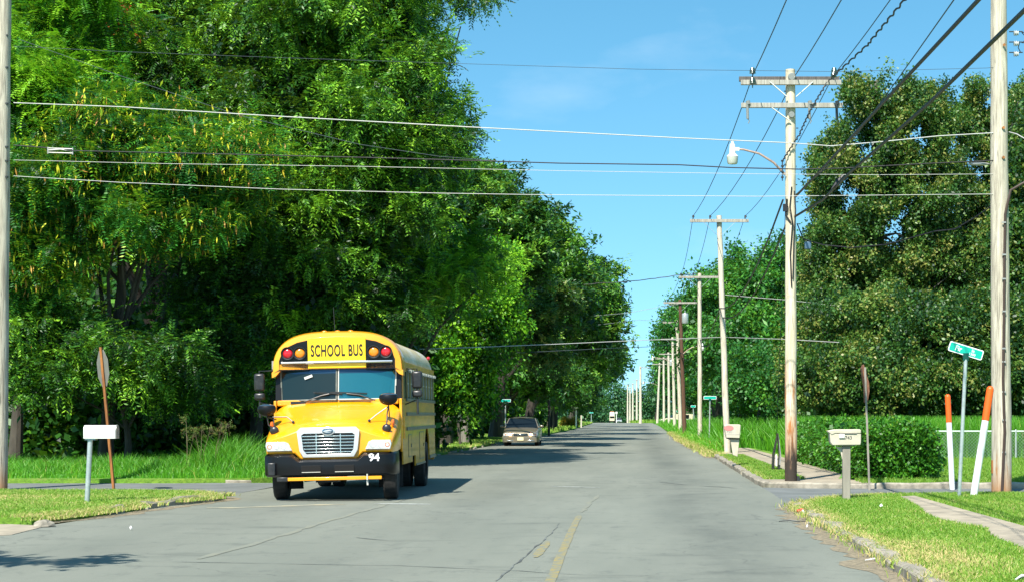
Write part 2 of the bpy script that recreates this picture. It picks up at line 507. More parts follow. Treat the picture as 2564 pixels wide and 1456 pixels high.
# fine cracks
vo = nt.nodes.new('ShaderNodeTexVoronoi'); vo.feature = 'DISTANCE_TO_EDGE'; vo.inputs['Scale'].default_value = .22
mp = nt.nodes.new('ShaderNodeMapping'); mp.inputs['Scale'].default_value = (.7, 1.3, 1)
nz = nt.nodes.new('ShaderNodeTexNoise'); nz.inputs['Scale'].default_value = 1.3; nz.inputs['Detail'].default_value = 6
nt.links.new(tc.outputs['Object'], nz.inputs['Vector'])
va = nt.nodes.new('ShaderNodeVectorMath'); va.operation = 'MULTIPLY_ADD'; va.inputs[1].default_value = (1.1, 1.1, 0)
nt.links.new(nz.outputs['Color'], va.inputs[0]); nt.links.new(tc.outputs['Object'], va.inputs[2])
nt.links.new(va.outputs[0], mp.inputs[0]); nt.links.new(mp.outputs[0], vo.inputs['Vector'])
cr = nt.nodes.new('ShaderNodeMapRange'); cr.inputs['From Min'].default_value = .0030; cr.inputs['From Max'].default_value = .0010; cr.inputs['To Max'].default_value = .35
nt.links.new(vo.outputs['Distance'], cr.inputs['Value'])
c = mix(nt, cr.outputs[0], c, (.05, .055, .055))
nt.links.new(c, b.inputs['Base Color']); b.inputs['Roughness'].default_value = .78; b.inputs['Specular IOR Level'].default_value = .3
bump(nt, b, raw, .35, .006)
M['road'] = m

def strip(name, m, Ys, fl, fr, z, label, parent=None, nx=1, cat=None):
    mb = MB(); secs = []
    for Y in Ys:
        a, c_ = fl(Y), fr(Y)
        secs.append([(a + (c_ - a) * k / nx, Y, gz(Y) + z) for k in range(nx + 1)])
    mb.loft(secs, 0, False)
    o = mb.build(name, m, parent, fix=False)
    return tag(o, label, cat, None, 'structure')

ys = [-20, 0] + list(range(10, 300, 8)) + [300, 320, 350, 400, 450, 500, 600, 700]
# ground sheet
mb = MB(); secs = []
for Y in [-60, -20, 0, 40, 100, 200, 300, 350, 400, 500, 600, 700, 900, 2500]:
    secs.append([(X, Y, gz(Y) - .03) for X in (-1500, -300, -60, 0, 60, 300, 1500)])
mb.loft(secs, 0, False)
tag(mb.build('ground', M['ground'], fix=False), 'grassy ground stretching away beyond the street to the horizon', None, None, 'structure')
strip('road', M['road'], ys, road_left, road_right, .008, 'grey patched asphalt street running straight away', cat=None)
def slab(name, m, poly, z0, z1, label):
    mb = MB(); mb.prism(poly, z1 - z0, 'Z', z0)
    me_o = mb.build(name, m)
    bm = bmesh.new(); bm.from_mesh(me_o.data); bmesh.ops.triangulate(bm, faces=bm.faces); bm.to_mesh(me_o.data); bm.free()
    return tag(me_o, label, None, None, 'structure')
slab('side_street', M['asphalt_old'], [(-70, 33.6), (-8.05, 33.2), (-7.9, 39.9), (-70, 40.0)], -.02, .001, 'side street asphalt opening to the left behind the grassy corner')
slab('side_street', M['asphalt_old'], [(2.70, 28.6), (40, 31.5), (40, 36.9), (2.72, 37.4)], -.02, .001, 'side street asphalt opening to the right before the hedge')
slab('driveway', M['concrete'], [(-40, 21.6), (-8.75, 21.9), (-8.2, 22.6), (-8.35, 24.4), (-9.0, 24.75), (-40, 24.8)], -.02, .016, 'pale concrete driveway apron at the left kerb')

left_near = [(-8.75, 24.9), (-8.45, 26.2), (-8.25, 28.2), (-8.15, 29.8), (-7.75, 31.3), (-7.75, 32.2), (-8.5, 33.1), (-10, 33.6), (-45, 33.9), (-45, 24.9)]
left_far = [(-60, 39.9), (-10.6, 39.7), (-9.0, 40.1), (-8.0, 41.2), (-7.65, 43)] + [(road_left(Y) - .08, Y) for Y in range(50, 300, 12)] + [(-7.4, 299), (-60, 299)]
right_near = [(2.75, -15), (2.72, 26.5), (2.70, 28.2), (2.95, 29.6), (3.6, 31.0), (4.6, 32.1), (6.5, 32.6), (40, 32.9), (40, -15)]
right_far = [(4.9, 36.95), (3.4, 37.1), (2.95, 37.7), (2.85, 39)] + [(road_right(Y) + .1, Y) for Y in range(46, 300, 12)] + [(3.2, 299), (60, 299), (60, 36.9)]
LZ = .10
slab('lawn', M['lawn'], left_near, -.1, LZ, 'short lawn on the left corner under the white mailbox')
slab('lawn', M['lawn'], left_far, -.1, LZ, 'grass verge along the left side of the street')
slab('lawn', M['lawn'], right_near, -.1, LZ, 'short lawn on the near right corner')
slab('lawn', M['lawn'], right_far, -.1, LZ, 'lawn and verge beyond the right side street')

def kerb(pts, label, seed, gap=.12, w=.17, h=.135, step=.5):
    rng = random.Random(seed); mb = MB()
    P = [Vector((*p, 0)) for p in pts]
    segs = []
    for a, b2 in zip(P[:-1], P[1:]):
        n = max(1, int((b2 - a).length / step))
        segs += [a + (b2 - a) * i / n for i in range(n)]
    segs.append(P[-1])
    secs = []
    def flush():
        nonlocal secs
        if len(secs) > 1: mb.loft(secs, 0, True, caps=True)
        secs = []
    for i in range(len(segs) - 1):
        a, b2 = segs[i], segs[i + 1]
        d = (b2 - a).normalized(); n_ = Vector((-d.y, d.x, 0))
        if rng.random() < gap: flush(); continue
        hh = h + rng.uniform(-.035, .02); ww = w + rng.uniform(-.03, .03); j = rng.uniform(-.03, .03)
        a2 = a + n_ * j
        secs.append([a2 + n_ * -ww / 2 + Vector((0, 0, -.05)), a2 + n_ * -ww / 2 * .95 + Vector((0, 0, hh * .7)), a2 + n_ * -ww / 2 * .6 + Vector((0, 0, hh)),
                     a2 + n_ * ww / 2 * .6 + Vector((0, 0, hh)), a2 + n_ * ww / 2 + Vector((0, 0, hh * .75)), a2 + n_ * ww / 2 + Vector((0, 0, -.05))])
    flush()
    o = mb.build('kerb', M['kerb'])
    return tag(o, label, None, None, 'structure')
kerb(left_near[:7], 'broken concrete kerb round the left lawn corner', 3, .25)
kerb(left_far[1:5] + [(road_left(Y) - .08, Y) for Y in range(50, 130, 10)], 'worn concrete kerb along the far left verge', 6, .42, .15, .08)
kerb([(2.75, 8), (2.72, 20), (2.72, 26.5), (2.70, 28.2), (2.95, 29.6)], 'crumbling kerb along the near right lawn', 7, .06, .22, .13, .6)
kerb([(60, 36.85), (4.9, 36.95), (3.4, 37.1), (2.95, 37.7), (2.85, 39)] + [(road_right(Y) + .1, Y) for Y in range(46, 120, 8)], 'concrete kerb past the tall stained pole', 9, .04, .2)
# sidewalks and pads
slab('sidewalk', M['concrete'], [(4.35, -10), (4.28, 18), (4.38, 21.2), (4.60, 22.5), (4.30, 24.2), (4.35, 25.6), (4.62, 28.0), (4.80, 31.2), (5.12, 31.5), (5.15, 27), (5.2, 23), (5.25, 18), (5.2, -10)], .05, LZ + .006, 'grass-edged concrete sidewalk on the near right lawn')
slab('sidewalk', M['concrete'], [(3.95, 39.2), (3.95, 60), (3.9, 76), (5.0, 76), (5.1, 60), (5.15, 39.2)], .05, LZ + .006, 'concrete sidewalk running beside the clipped hedge')
slab('sidewalk_corner', M['concrete'], [(2.98, 37.6), (3.5, 37.2), (5.2, 37.05), (5.15, 39.2), (2.95, 39.2)], .05, LZ + .012, 'concrete corner pad round the foot of the stained pole')
slab('sidewalk_corner', M['concrete'], [(2.95, 62.2), (3.95, 62.2), (3.95, 66), (3.0, 66.5)], .05, LZ + .012, 'small concrete pad below the tapered mailbox')
# painted markings
M['paint_yellow'] = pmat('worn_yellow_paint', (.32, .24, .06), .7, col2=(.18, .19, .155), scale=11, lo=.36, hi=.56)
M['paint_pale_yellow'] = pmat('faded_yellow_paint', (.27, .255, .17), .8, col2=(.18, .20, .175), scale=5, lo=.35, hi=.58)
M['paint_cream'] = pmat('cream_band', (.42, .36, .22), .8, col2=(.22, .23, .19), scale=2.5)
M['paint_ghost'] = pmat('ghost_paint', (.212, .214, .162), .8, col2=(.180, .19, .158), scale=3)
M['paint_white'] = pmat('worn_white_paint', (.50, .52, .48), .7, col2=(.18, .20, .18), scale=9, lo=.45, hi=.65)
M['tar'] = pmat('dark_crack', (.07, .075, .07), .8, col2=(.16, .175, .16), scale=3, lo=.4, hi=.6)
def ribbon(name, pts, w, m, z, label, wob=0.0, seed=1, cat=None):
    rng = random.Random(seed); P = []
    for a, b2 in zip(pts[:-1], pts[1:]):
        a = Vector((*a, 0)); b2 = Vector((*b2, 0)); n = max(1, int((b2 - a).length / .35))
        P += [a + (b2 - a) * i / n for i in range(n)]
    P.append(Vector((*pts[-1], 0)))
    secs = []
    for i, p in enumerate(P):
        d = (P[min(i + 1, len(P) - 1)] - P[max(i - 1, 0)]).normalized(); n_ = Vector((-d.y, d.x, 0))
        ww = w * (1 + rng.uniform(-wob, wob)); j = rng.uniform(-wob, wob) * w
        if i in (0, len(P) - 1): ww *= .4
        secs.append([p + n_ * (j - ww / 2) + Vector((0, 0, z)), p + n_ * (j + ww / 2) + Vector((0, 0, z))])
    mb = MB(); mb.loft(secs, 0, False)
    return tag(mb.build(name, m, fix=False), label, cat, None, 'structure')
def G2(x, y):
    p = gnd(x, y); return (p.x, p.y)
ribbon('road_marking', [(-.80, 6), (-.80, 12), G2(1378, 1456), G2(1402, 1395), G2(1428, 1335), G2(1450, 1290)], .10, M['paint_yellow'], .013, 'worn yellow centre line curving away near the camera', .05, 2)
ribbon('road_marking', [G2(1456, 1282), G2(1480, 1253), G2(1500, 1240)], .08, M['paint_ghost'], .013, 'almost vanished tail of the yellow centre line', .3, 3)
ribbon('road_marking', [G2(1340, 1396), G2(1346, 1388), G2(1364, 1365), G2(1371, 1356)], .11, M['paint_yellow'], .013, 'short leftover dash of yellow paint left of the centre line', .03, 4)
ribbon('road_marking', [G2(500, 1400), G2(640, 1360), G2(870, 1290), G2(1050, 1240)], .10, M['paint_ghost'], .0125, 'faded old yellow line in the left lane', .3, 5)
ribbon('road_marking', [G2(520, 1272), G2(690, 1268), G2(860, 1262)], .34, M['paint_cream'], .0125, 'faded yellowish band across the side street mouth before the bus', .35, 6)
ribbon('road_marking', [G2(940, 1260), G2(1078, 1262)], .24, M['paint_white'], .013, 'short worn white stop bar before the bus', .25, 7)
ribbon('road_marking', [G2(1375, 1217), G2(1502, 1220)], .20, M['paint_white'], .013, 'thin worn white bar in the middle of the street', .35, 8)
ribbon('road_crack', [G2(240, 1403), G2(600, 1410), G2(1000, 1417), G2(1300, 1430), G2(1460, 1440), G2(1700, 1444)], .022, M['tar'], .0125, 'thin dark crack running across the near road', .8, 9)
ribbon('road_crack', [G2(1240, 1456), G2(1330, 1380), G2(1380, 1335), G2(1400, 1310)], .016, M['tar'], .0125, 'ragged dark crack beside the yellow centre line', .9, 10)
ribbon('road_crack', [G2(1650, 1206), G2(1700, 1212), G2(1850, 1222)], .05, M['tar'], .0125, 'dark joint across the road at the right side street', .8, 11)
ribbon('road_crack', [G2(890, 1346), G2(975, 1353)], .05, M['tar'], .0125, 'short dark crack left of the road centre', .8, 12)

m, nt, b, out = newmat('gutter_dirt')
f, raw = noise(nt, 14, 6, .75, lo=.4, hi=.6)
c = mix(nt, f, (.30, .245, .16), (.14, .12, .08)); nt.links.new(c, b.inputs['Base Color']); b.inputs['Roughness'].default_value = .95; bump(nt, b, raw, .8, .02)
M['dirt'] = m
ribbon('gutter', [(2.52, 9), (2.54, 15), (2.48, 17), (2.55, 20), (2.50, 23), (2.52, 26.5), (2.50, 28.2), (2.7, 29.9), (3.4, 31.2)], .36, M['dirt'], .0115, 'sandy gutter dirt along the near right kerb', .35, 31)
ribbon('gutter', [(-8.55, 25.0), (-8.2, 26.4), (-8.0, 28.3), (-7.9, 29.9), (-7.5, 31.3), (-7.5, 32.3), (-8.3, 33.3)], .28, M['dirt'], .0115, 'sandy gutter dirt round the left lawn corner', .35, 32)
ribbon('gutter', [(2.75, 62), (2.62, 80), (2.50, 98), (2.7, 130)], .30, M['dirt'], .0115, 'sandy gutter dirt along the far right kerb', .35, 33)
# ================================================================= vegetation
def quad_leaf(p, d, nrm, L, W, out, fold=0.0):
    d = d / np.linalg.norm(d); s = np.cross(d, nrm); s /= (np.linalg.norm(s) + 1e-9)
    out.append(p); out.append(p + d * L * .45 + s * W / 2); out.append(p + d * L); out.append(p + d * L * .45 - s * W / 2)

def make_protos(kind, rng, n=14):
    res = []
    for i in range(n):
        o = []
        up = np.array([0, 0, 1.0])
        if kind == 'pinnate':
            L = rng.uniform(.34, .52); k = 6; droop = rng.uniform(.25, .8)
            for j in range(k + 1):
                t = (j + .6) / (k + .6); p = np.array([L * t, 0, -droop * L * t * t])
                for sgn in (-1, 1):
                    a = rng.uniform(.8, 1.25)
                    d = np.array([math.cos(a), sgn * math.sin(a), -rng.uniform(.15, .7)])
                    nr = up + rng.normal(0, .35, 3)
                    quad_leaf(p, d, nr, rng.uniform(.10, .155), rng.uniform(.035, .05), o)
        elif kind == 'fern':
            L = rng.uniform(.45, .6); k = 8; droop = rng.uniform(.2, .7)
            for j in range(k + 1):
                t = (j + .6) / (k + .6); p = np.array([L * t, 0, -droop * L * t * t])
                for sgn in (-1, 1):
                    d = np.array([.35, sgn, -rng.uniform(.1, .4)])
                    quad_leaf(p, d, up + rng.normal(0, .2, 3), .14, .045, o)
        elif kind == 'ovate':
            for j in range(9):
                p = rng.normal(0, .11, 3) + np.array([.15, 0, 0])
                d = rng.normal(0, 1, 3); d[0] += .7; d[2] -= .5
                quad_leaf(p, d, rng.normal(0, 1, 3) * .6 + up, rng.uniform(.10, .16), rng.uniform(.06, .10), o)
        elif kind == 'oak':
            for j in range(10):
                a = rng.uniform(0, 2 * math.pi); p = rng.normal(0, .07, 3)
                d = np.array([math.cos(a) + .4, math.sin(a), rng.uniform(-.5, .35)])
                quad_leaf(p, d, up + rng.normal(0, .5, 3), rng.uniform(.13, .22), rng.uniform(.05, .085), o)
        elif kind == 'pod':
            for j in range(3):
                p = rng.normal(0, .12, 3)
                quad_leaf(p, np.array([rng.normal(0, .12), rng.normal(0, .12), -1]), np.array([rng.normal(0, .5), -1, 0]), rng.uniform(.11, .19), .033, o)
        res.append(np.array(o))
    m = min(len(r) for r in res)
    return np.stack([r[:m] for r in res])

PROTO = {k: make_protos(k, np.random.default_rng(5)) for k in ('pinnate', 'fern', 'ovate', 'oak', 'pod')}

def sprays(pos, outdir, kind, scale, rng, tint, droop=.25, spread=.6):
    """place one spray at every pos, pointing roughly along outdir"""
    n = len(pos); pr = PROTO[kind]; idx = rng.integers(0, len(pr), n)
    d = outdir + rng.normal(0, spread, (n, 3)); d[:, 2] -= droop
    d /= np.linalg.norm(d, axis=1, keepdims=True)
    up = np.tile(np.array([0, 0, 1.0]), (n, 1)) + rng.normal(0, .25, (n, 3))
    y = np.cross(up, d); y /= np.linalg.norm(y, axis=1, keepdims=True) + 1e-9
    z = np.cross(d, y)
    Rm = np.stack([d, y, z], axis=1)
    sc = scale * rng.uniform(.75, 1.25, n)
    v = np.einsum('nkj,nji->nki', pr[idx] * sc[:, None, None], Rm) + pos[:, None, :]
    nq = pr.shape[1] // 4
    t = np.repeat(tint, nq) + rng.normal(0, .13, n * nq)
    return v.reshape(-1, 3), t

def crown_clumps(ells, spacing, rng, low_cut=None):
    """clump centres and radii filling the shells of ellipsoids (cx,cy,cz,rx,ry,rz)"""
    out = []
    for (cx, cy, cz, rx, ry, rz) in ells:
        area = 4 * math.pi * ((rx * ry) ** 1.6 / 3 + (rx * rz) ** 1.6 / 3 + (ry * rz) ** 1.6 / 3) ** (1 / 1.6)
        n = max(6, int(area / (spacing * spacing) * 1.55))
        for i in range(n):
            u = rng.normal(0, 1, 3); u /= np.linalg.norm(u)
            if u[1] > .45 and rng.random() < .55: continue
            if u[2] < -.55 and rng.random() < .5: continue
            r = rng.uniform(.60, 1.10) if rng.random() < .85 else rng.uniform(.25, .6)
            p = np.array([cx, cy, cz]) + u * r * np.array([rx, ry, rz])
            if low_cut is not None and p[2] < low_cut: continue
            out.append((p, u, spacing * rng.choice([rng.uniform(.30, .55), rng.uniform(.5, .95)])))
    return out

def tree(name, label, cat, base, ells, mat, kind='pinnate', spacing=1.3, dens=34, scale=1.0, seed=0, trunk_r=.3, bark='bark',
         low_cut=None, group=None, tint0=.45, tvar=.22, dead=0.0, inner=True, limbs=10, pods=0.0, droop=.25, fill=1.0, trunk_top=None, small=False, tmax=.9, holes=None, spots=()):
    scale *= 1.1; dens *= 1.3; spacing *= 1.12
    rng = np.random.default_rng(seed)
    root = thing(name, label, cat, (base[0], base[1], gz(base[1])), 0, group)
    bz = gz(base[1]); B = np.array([base[0], base[1], bz])
    cl = crown_clumps(ells, spacing, rng, low_cut)
    if small: cl = [(c, u, min(r, spacing * .42)) for c, u, r in cl]
    V = []; T = []
    for (c, u, r) in cl:
        base_t = tint0 + rng.normal(0, tvar * .7)
        isdead = (dead and rng.random() < dead) or any(np.linalg.norm((c - np.array(q[:3])) * np.array([1, .3, 1])) < q[3] for q in spots)
        # leafy twig ends spread over the clump, each a tight tuft of sprays
        m = int(dens * r * r * .52 / (scale * scale)) + 2
        w0 = rng.normal(0, 1, (m, 3)); w0[:, 2] += .55; w0[:, 1] -= .25
        w0 /= np.linalg.norm(w0, axis=1, keepdims=True)
        c0 = c + w0 * (r * rng.uniform(.35, 1.15, m))[:, None] * np.array([1.25, 1.15, .58])
        k = 6
        n = m * k
        w = np.repeat(w0, k, 0) + rng.normal(0, .5, (n, 3)); w /= np.linalg.norm(w, axis=1, keepdims=True)
        p = np.repeat(c0, k, 0) + rng.normal(0, .13 * scale, (n, 3))
        tt = np.repeat(rng.normal(0, tvar * 1.25, m), k) + base_t
        ok = (p[:, 2] > bz + .15) & sun_open(p)
        if low_cut is not None: ok &= p[:, 2] > low_cut - .6
        if holes is not None:
            hv = (np.sin(p[:, 0] * 2.3 + 1.8 * np.sin(p[:, 2] * .9)) + np.sin(p[:, 2] * 2.0 + 1.9 * np.sin(p[:, 0] * 1.3)) + .8 * np.sin(p[:, 0] * 5.1 - p[:, 2] * 4.3)) / 2.8
            ok &= ~((hv > .30) & (p[:, 2] > holes + np.sin(p[:, 0] * 1.1)))
        p = p[ok]; w = w[ok]; tt = tt[ok]; n = len(p)
        if n == 0: continue
        if isdead: tt = np.full(n, 1.2); base_t = 1.2
        else: tt = np.clip(tt, 0, tmax)
        v, t = sprays(p, w, kind, scale, rng, tt, droop=droop)
        if base_t < 1.05: t = np.clip(t, 0, tmax + .01)
        V.append(v); T.append(t)
        if pods and rng.random() < pods:
            k = int(n * .36)
            if k:
                sel = np.sort(rng.integers(0, len(p), k))
                v, t = sprays(p[sel] + np.array([0, -.12, -.05]), w[sel] * np.array([1, 1, 0]), 'pod', 1.35, rng, rng.uniform(.76, .98, k), droop=0, spread=.12)
                V.append(v); T.append(t)
    if inner:
        for (cx, cy, cz, rx, ry, rz) in ells:
            n = int(rx * ry * rz * 4.19 * 3.2 * fill / scale ** 2)
            w = rng.normal(0, 1, (n, 3)); w /= np.linalg.norm(w, axis=1, keepdims=True)
            p = np.array([cx, cy + ry * .12, cz]) + w * (rng.uniform(0, 1, n) ** .45)[:, None] * np.array([rx, ry, rz]) * .80
            if low_cut is not None: p = p[p[:, 2] > low_cut + .3]
            p = p[p[:, 2] > bz + .2]; p = p[sun_open(p)]; w = w[:len(p)]
            v, t = sprays(p, w, 'ovate' if kind in ('pinnate', 'fern') else kind, scale * 1.9, rng, np.full(len(p), .05))  # darkest tint paints shade into the inner leaves of the crown
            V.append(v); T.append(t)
    V = np.concatenate(V) - B; T = np.concatenate(T)
    me = tint_mesh('crown', V, T, mat)
    o = bpy.data.objects.new('crown', me); link(o, root)
    # trunk and limbs
    mb = MB(); rr = random.Random(seed)
    top = trunk_top if trunk_top is not None else max(e[2] for e in ells) - bz
    cxm = float(np.mean([e[0] for e in ells])) - base[0]; cym = float(np.mean([e[1] for e in ells])) - base[1]
    pts = []; rs = []
    for i in range(8):
        t = i / 7
        pts.append((cxm * t * t + rr.uniform(-.12, .12) * (i > 0), cym * t * t + rr.uniform(-.1, .1) * (i > 0), -.1 + top * t))
        rs.append(trunk_r * ((1.35 if i == 0 else 1.0) - .72 * t))
    mb.tube(pts, rs, 10)
    if cl and limbs:
        for q in range(limbs):
            c, u, r = cl[rr.randrange(len(cl))]; e = Vector(c - B)
            i0 = rr.randint(2, 5); s0 = Vector(pts[i0])
            if e.z < s0.z - 1: continue
            mid = s0.lerp(e, .5) + Vector((rr.uniform(-.4, .4), rr.uniform(-.3, .3), rr.uniform(-.1, .6)))
            e = s0.lerp(e, .92); mb.tube([s0, s0.lerp(mid, .5) + Vector((0, 0, .1)), mid, mid.lerp(e, .6), e], [rs[i0] * .5, rs[i0] * .4, rs[i0] * .28, rs[i0] * .16, .02], 6)
    mb.build('trunk', M[bark], root)
    return root

def E(x, y, Y, rx, ry, depth=None):
    """ellipsoid from a photo outline: centre and radii in photo pixels at depth Y"""
    p = at(x, y, Y); k = Y / F
    return (p.x, p.y, p.z, rx * k, depth if depth else min(rx * k, 4.5), ry * k)

LV = M
# openings in the canopies through which the sun reaches the road and the verge: (x0, x1, y0, y1) on the ground
GAPS = [(-7.0, -3.6, 82.5, 90), (-10.5, -7.4, 73, 90), (-8.3, -5.9, 103.5, 109)]
SX, SY = math.sin(R(SUN_AZ - 180)) / math.tan(R(SUN_EL)), math.cos(R(SUN_AZ - 180)) / math.tan(R(SUN_EL))
def sun_open(p):
    qx = p[:, 0] + p[:, 2] * SX; qy = p[:, 1] + p[:, 2] * SY
    qx = qx + .5 * np.sin(qy * .9); qy = qy + .8 * np.sin(qx * 1.1)
    k = np.ones(len(p), bool)
    for (a, b, c, d) in GAPS: k &= ~((qx > a) & (qx < b) & (qy > c) & (qy < d))
    return k
trees = []
def TR(*a, **k):
    trees.append(tree(*a, **k)); return trees[-1]

# --- dense wall of trees on the left
TR('pecan_tree', 'towering dark pecan tree behind the bus, its crown leaving the top of the picture', 'tree', (-9.6, 53),
   [E(800, 130, 53, 300, 300, 4.2), E(955, 330, 51, 150, 240, 3), E(620, 480, 51, 230, 230, 3), E(860, 20, 54, 170, 170, 3.5), E(860, 520, 51, 220, 170, 3)],
   M['leaf_deep'], 'pinnate', 1.25, 30, 1.0, 11, .42, dead=.0, tint0=.5, limbs=16)
TR('overhanging_tree', 'leafy limb tree reaching into the sky left of the wires near the top', 'tree', (-10.4, 60),
   [E(985, 40, 58, 55, 60, 2), E(1110, 295, 55, 42, 60, 1.6), E(1040, 170, 56, 40, 110, 1.8), E(1080, -5, 58, 70, 20, 1.0), E(1180, -2, 58, 22, 8, .5), E(1060, 430, 56, 75, 95, 2.2), E(1080, 380, 56, 55, 60, 1.8)],
   M['leaf_deep'], 'pinnate', .85, 34, .95, 12, .22, dead=.0, trunk_top=8.5, tint0=.5, tvar=.2, limbs=10, fill=.8)
TR('bright_ash_tree', 'bright yellow-green tree with feathery leaves beside the left edge pole', 'tree', (-16.8, 46.5),
   [E(110, 240, 46, 190, 150, 2.6), E(60, 430, 46, 180, 110, 2.2), E(170, 60, 48, 150, 120, 2.6)],
   M['leaf_bright'], 'fern', 1.05, 32, .8, 13, .17, tint0=.5, dead=.02, limbs=8)
TR('ash_tree', 'dark tree with a rust-red dead patch high in the upper left', 'tree', (-15.5, 56),
   [E(330, 60, 55, 260, 190, 3.5), E(420, 270, 54, 240, 140, 3)],
   M['leaf_deep'], 'pinnate', 1.2, 28, 1.0, 14, .36, tint0=.48, dead=.0, limbs=10, spots=[tuple(at(295, 50, 53)) + (1.0,), tuple(at(200, 15, 53)) + (.8,), tuple(at(325, 95, 53)) + (.5,)])
TR('podded_mimosa_tree', 'spreading tree hung with yellow seed pods above the dark hollow', 'tree', (-14.2, 46),
   [E(330, 330, 45, 200, 75, 2.2), E(220, 430, 44.5, 250, 75, 2.4), E(450, 430, 44.5, 190, 80, 2.2), E(150, 520, 44, 180, 60, 2.0), E(440, 560, 44, 170, 50, 1.6), E(560, 400, 45, 90, 60, 1.6)],
   M['leaf_pod'], 'fern', .85, 34, .80, 15, .20, tint0=.42, tvar=.2, pods=.75, tmax=.745, limbs=12, droop=.4, fill=.5)
TR('vine_draped_tree', 'dark vine-draped tree between the hollow and the bus', 'tree', (-11.5, 52),
   [E(640, 700, 50, 170, 210, 2.2), E(780, 720, 50, 160, 160, 2.2), E(560, 880, 49, 130, 140, 1.8), E(880, 760, 51, 150, 130, 2)],
   M['leaf_deep'], 'pinnate', 1.05, 30, .9, 16, .24, tint0=.30, tvar=.22, limbs=10)
TR('hackberry_tree', 'mid-green tree standing right behind the bus roof', 'tree', (-7.9, 56),
   [E(960, 690, 53, 140, 120, 2), E(1090, 700, 55, 120, 110, 2), E(900, 780, 52, 160, 80, 1.8), E(720, 830, 50, 110, 60, 1.4)],
   M['leaf_bright'], 'fern', .95, 30, .72, 17, .22, tint0=.42, tvar=.25, limbs=10)
TR('sapling_thicket_tree', 'low spreading sapling behind the stop sign', 'tree', (-13.4, 45.5),
   [E(140, 900, 44.5, 150, 120, 1.5), E(330, 900, 44.5, 170, 70, 1.5), E(430, 960, 45, 110, 60, 1.2)],
   M['leaf_deep'], 'pinnate', .8, 30, .8, 18, .12, tint0=.42, tvar=.22, limbs=8, fill=.7)
TR('sapling_thicket_tree', 'narrow sapling with hanging sprays against the left edge pole', 'tree', (-16.6, 44.5),
   [E(60, 680, 44, 80, 150, 1.3), E(120, 640, 44, 90, 90, 1.3)],
   M['leaf_pod'], 'fern', .75, 32, .7, 19, .10, tint0=.45, pods=.5, tmax=.745, limbs=6, fill=.6)
TR('viny_street_tree', 'leafy tree hung with vines right of the bus tail', 'tree', (-8.6, 73),
   [E(1180, 850, 70, 100, 130, 1.9), E(1165, 950, 70, 50, 80, 1.8), E(1150, 980, 69, 70, 90, 1.5), E(1150, 690, 71, 120, 100, 2.2), E(1222, 780, 70, 60, 60, 1.8)],
   M['leaf_bright'], 'ovate', 1.0, 28, 1.05, 20, .22, tint0=.40, tvar=.25, limbs=10)
TR('street_oak', 'large dark oak above the car, nearest of the row along the left kerb', 'tree', (-9.4, 84),
   [E(1235, 570, 82, 90, 110, 4), E(1195, 455, 84, 60, 55, 3), E(1310, 620, 80, 65, 110, 3), E(1210, 700, 82, 150, 110, 3.5), E(1130, 520, 84, 80, 90, 3)],
   M['leaf_oak'], 'oak', 1.35, 24, 1.25, 21, .38, tint0=.45, tvar=.22, limbs=14)
TR('golden_tinged_tree', 'yellowish tree with pale bare limbs in the middle of the oak row', 'tree', (-8.7, 88),
   [E(1330, 790, 86, 85, 55, 2.0), E(1390, 740, 87, 60, 50, 1.8), E(1320, 850, 85, 70, 35, 1.6), E(1350, 900, 86, 60, 24, 1.4)],
   M['leaf_brown'], 'oak', 1.0, 26, 1.1, 22, .20, 'bark_pale', tint0=.45, tvar=.2, limbs=12, fill=.5)
TR('street_oak', 'oak with a stepped outline against the sky, second of the left kerb row', 'tree', (-8.8, 108),
   [E(1372, 610, 104, 55, 80, 4), E(1340, 690, 104, 100, 100, 4), E(1432, 690, 102, 50, 85, 3.2), E(1400, 780, 104, 110, 80, 3.5)],
   M['leaf_oak'], 'oak', 1.5, 20, 1.5, 23, .40, tint0=.46, tvar=.22, limbs=12, low_cut=3.6)
TR('street_oak', 'rounded oak in the left kerb row, third from the bus', 'tree', (-8.4, 136),
   [E(1455, 730, 132, 70, 80, 4), E(1500, 790, 130, 52, 90, 3.4), E(1450, 830, 132, 90, 70, 4)],
   M['leaf_oak'], 'oak', 1.6, 18, 1.9, 24, .40, tint0=.44, tvar=.22, limbs=10, low_cut=3.6)
TR('street_oak', 'oak whose crown overhangs the road, fourth from the bus', 'tree', (-8.2, 170),
   [E(1508, 800, 166, 22, 45, 4), E(1518, 870, 164, 20, 55, 3.5), E(1480, 890, 166, 50, 60, 4)],
   M['leaf_oak'], 'oak', 1.7, 15, 2.3, 25, .40, tint0=.44, tvar=.22, limbs=8, low_cut=3.6)
TR('street_oak', 'far oak narrowing the strip of sky above the road end', 'tree', (-8.0, 215),
   [E(1532, 900, 210, 18, 45, 4.5), E(1490, 930, 212, 45, 50, 5)],
   M['leaf_oak'], 'oak', 1.9, 13, 2.8, 26, .42, tint0=.42, tvar=.2, limbs=6, low_cut=3.2)
for i, (x, y, Y, rx, ry, lab) in enumerate([
        (1450, 975, 190, 60, 50, 'low shaded tree over the yard left of the road end'),
        (1470, 985, 250, 40, 42, 'soft green tree by the left side of the road end'),
        (1395, 960, 150, 60, 60, 'deeply shaded tree behind the yard posts'),
        (1330, 930, 120, 80, 80, 'black-shadowed tree behind the oncoming car')]):
    p = at(x, 1035, Y)
    TR('yard_tree', lab, 'tree', (min(p.x, -9.6), Y), [E(x, y, Y, rx, ry, 4), E(x - rx * .5, y + 10, Y, rx * .6, ry * .8, 4)],
       M['leaf_oak'] if i != 1 else M['leaf_far'], 'oak', 1.7 + i * .1, 14, 2.2 if Y > 200 else 1.8, 30 + i, .3, tint0=.35, tvar=.2, limbs=4, low_cut=gz(Y) + 1.2)
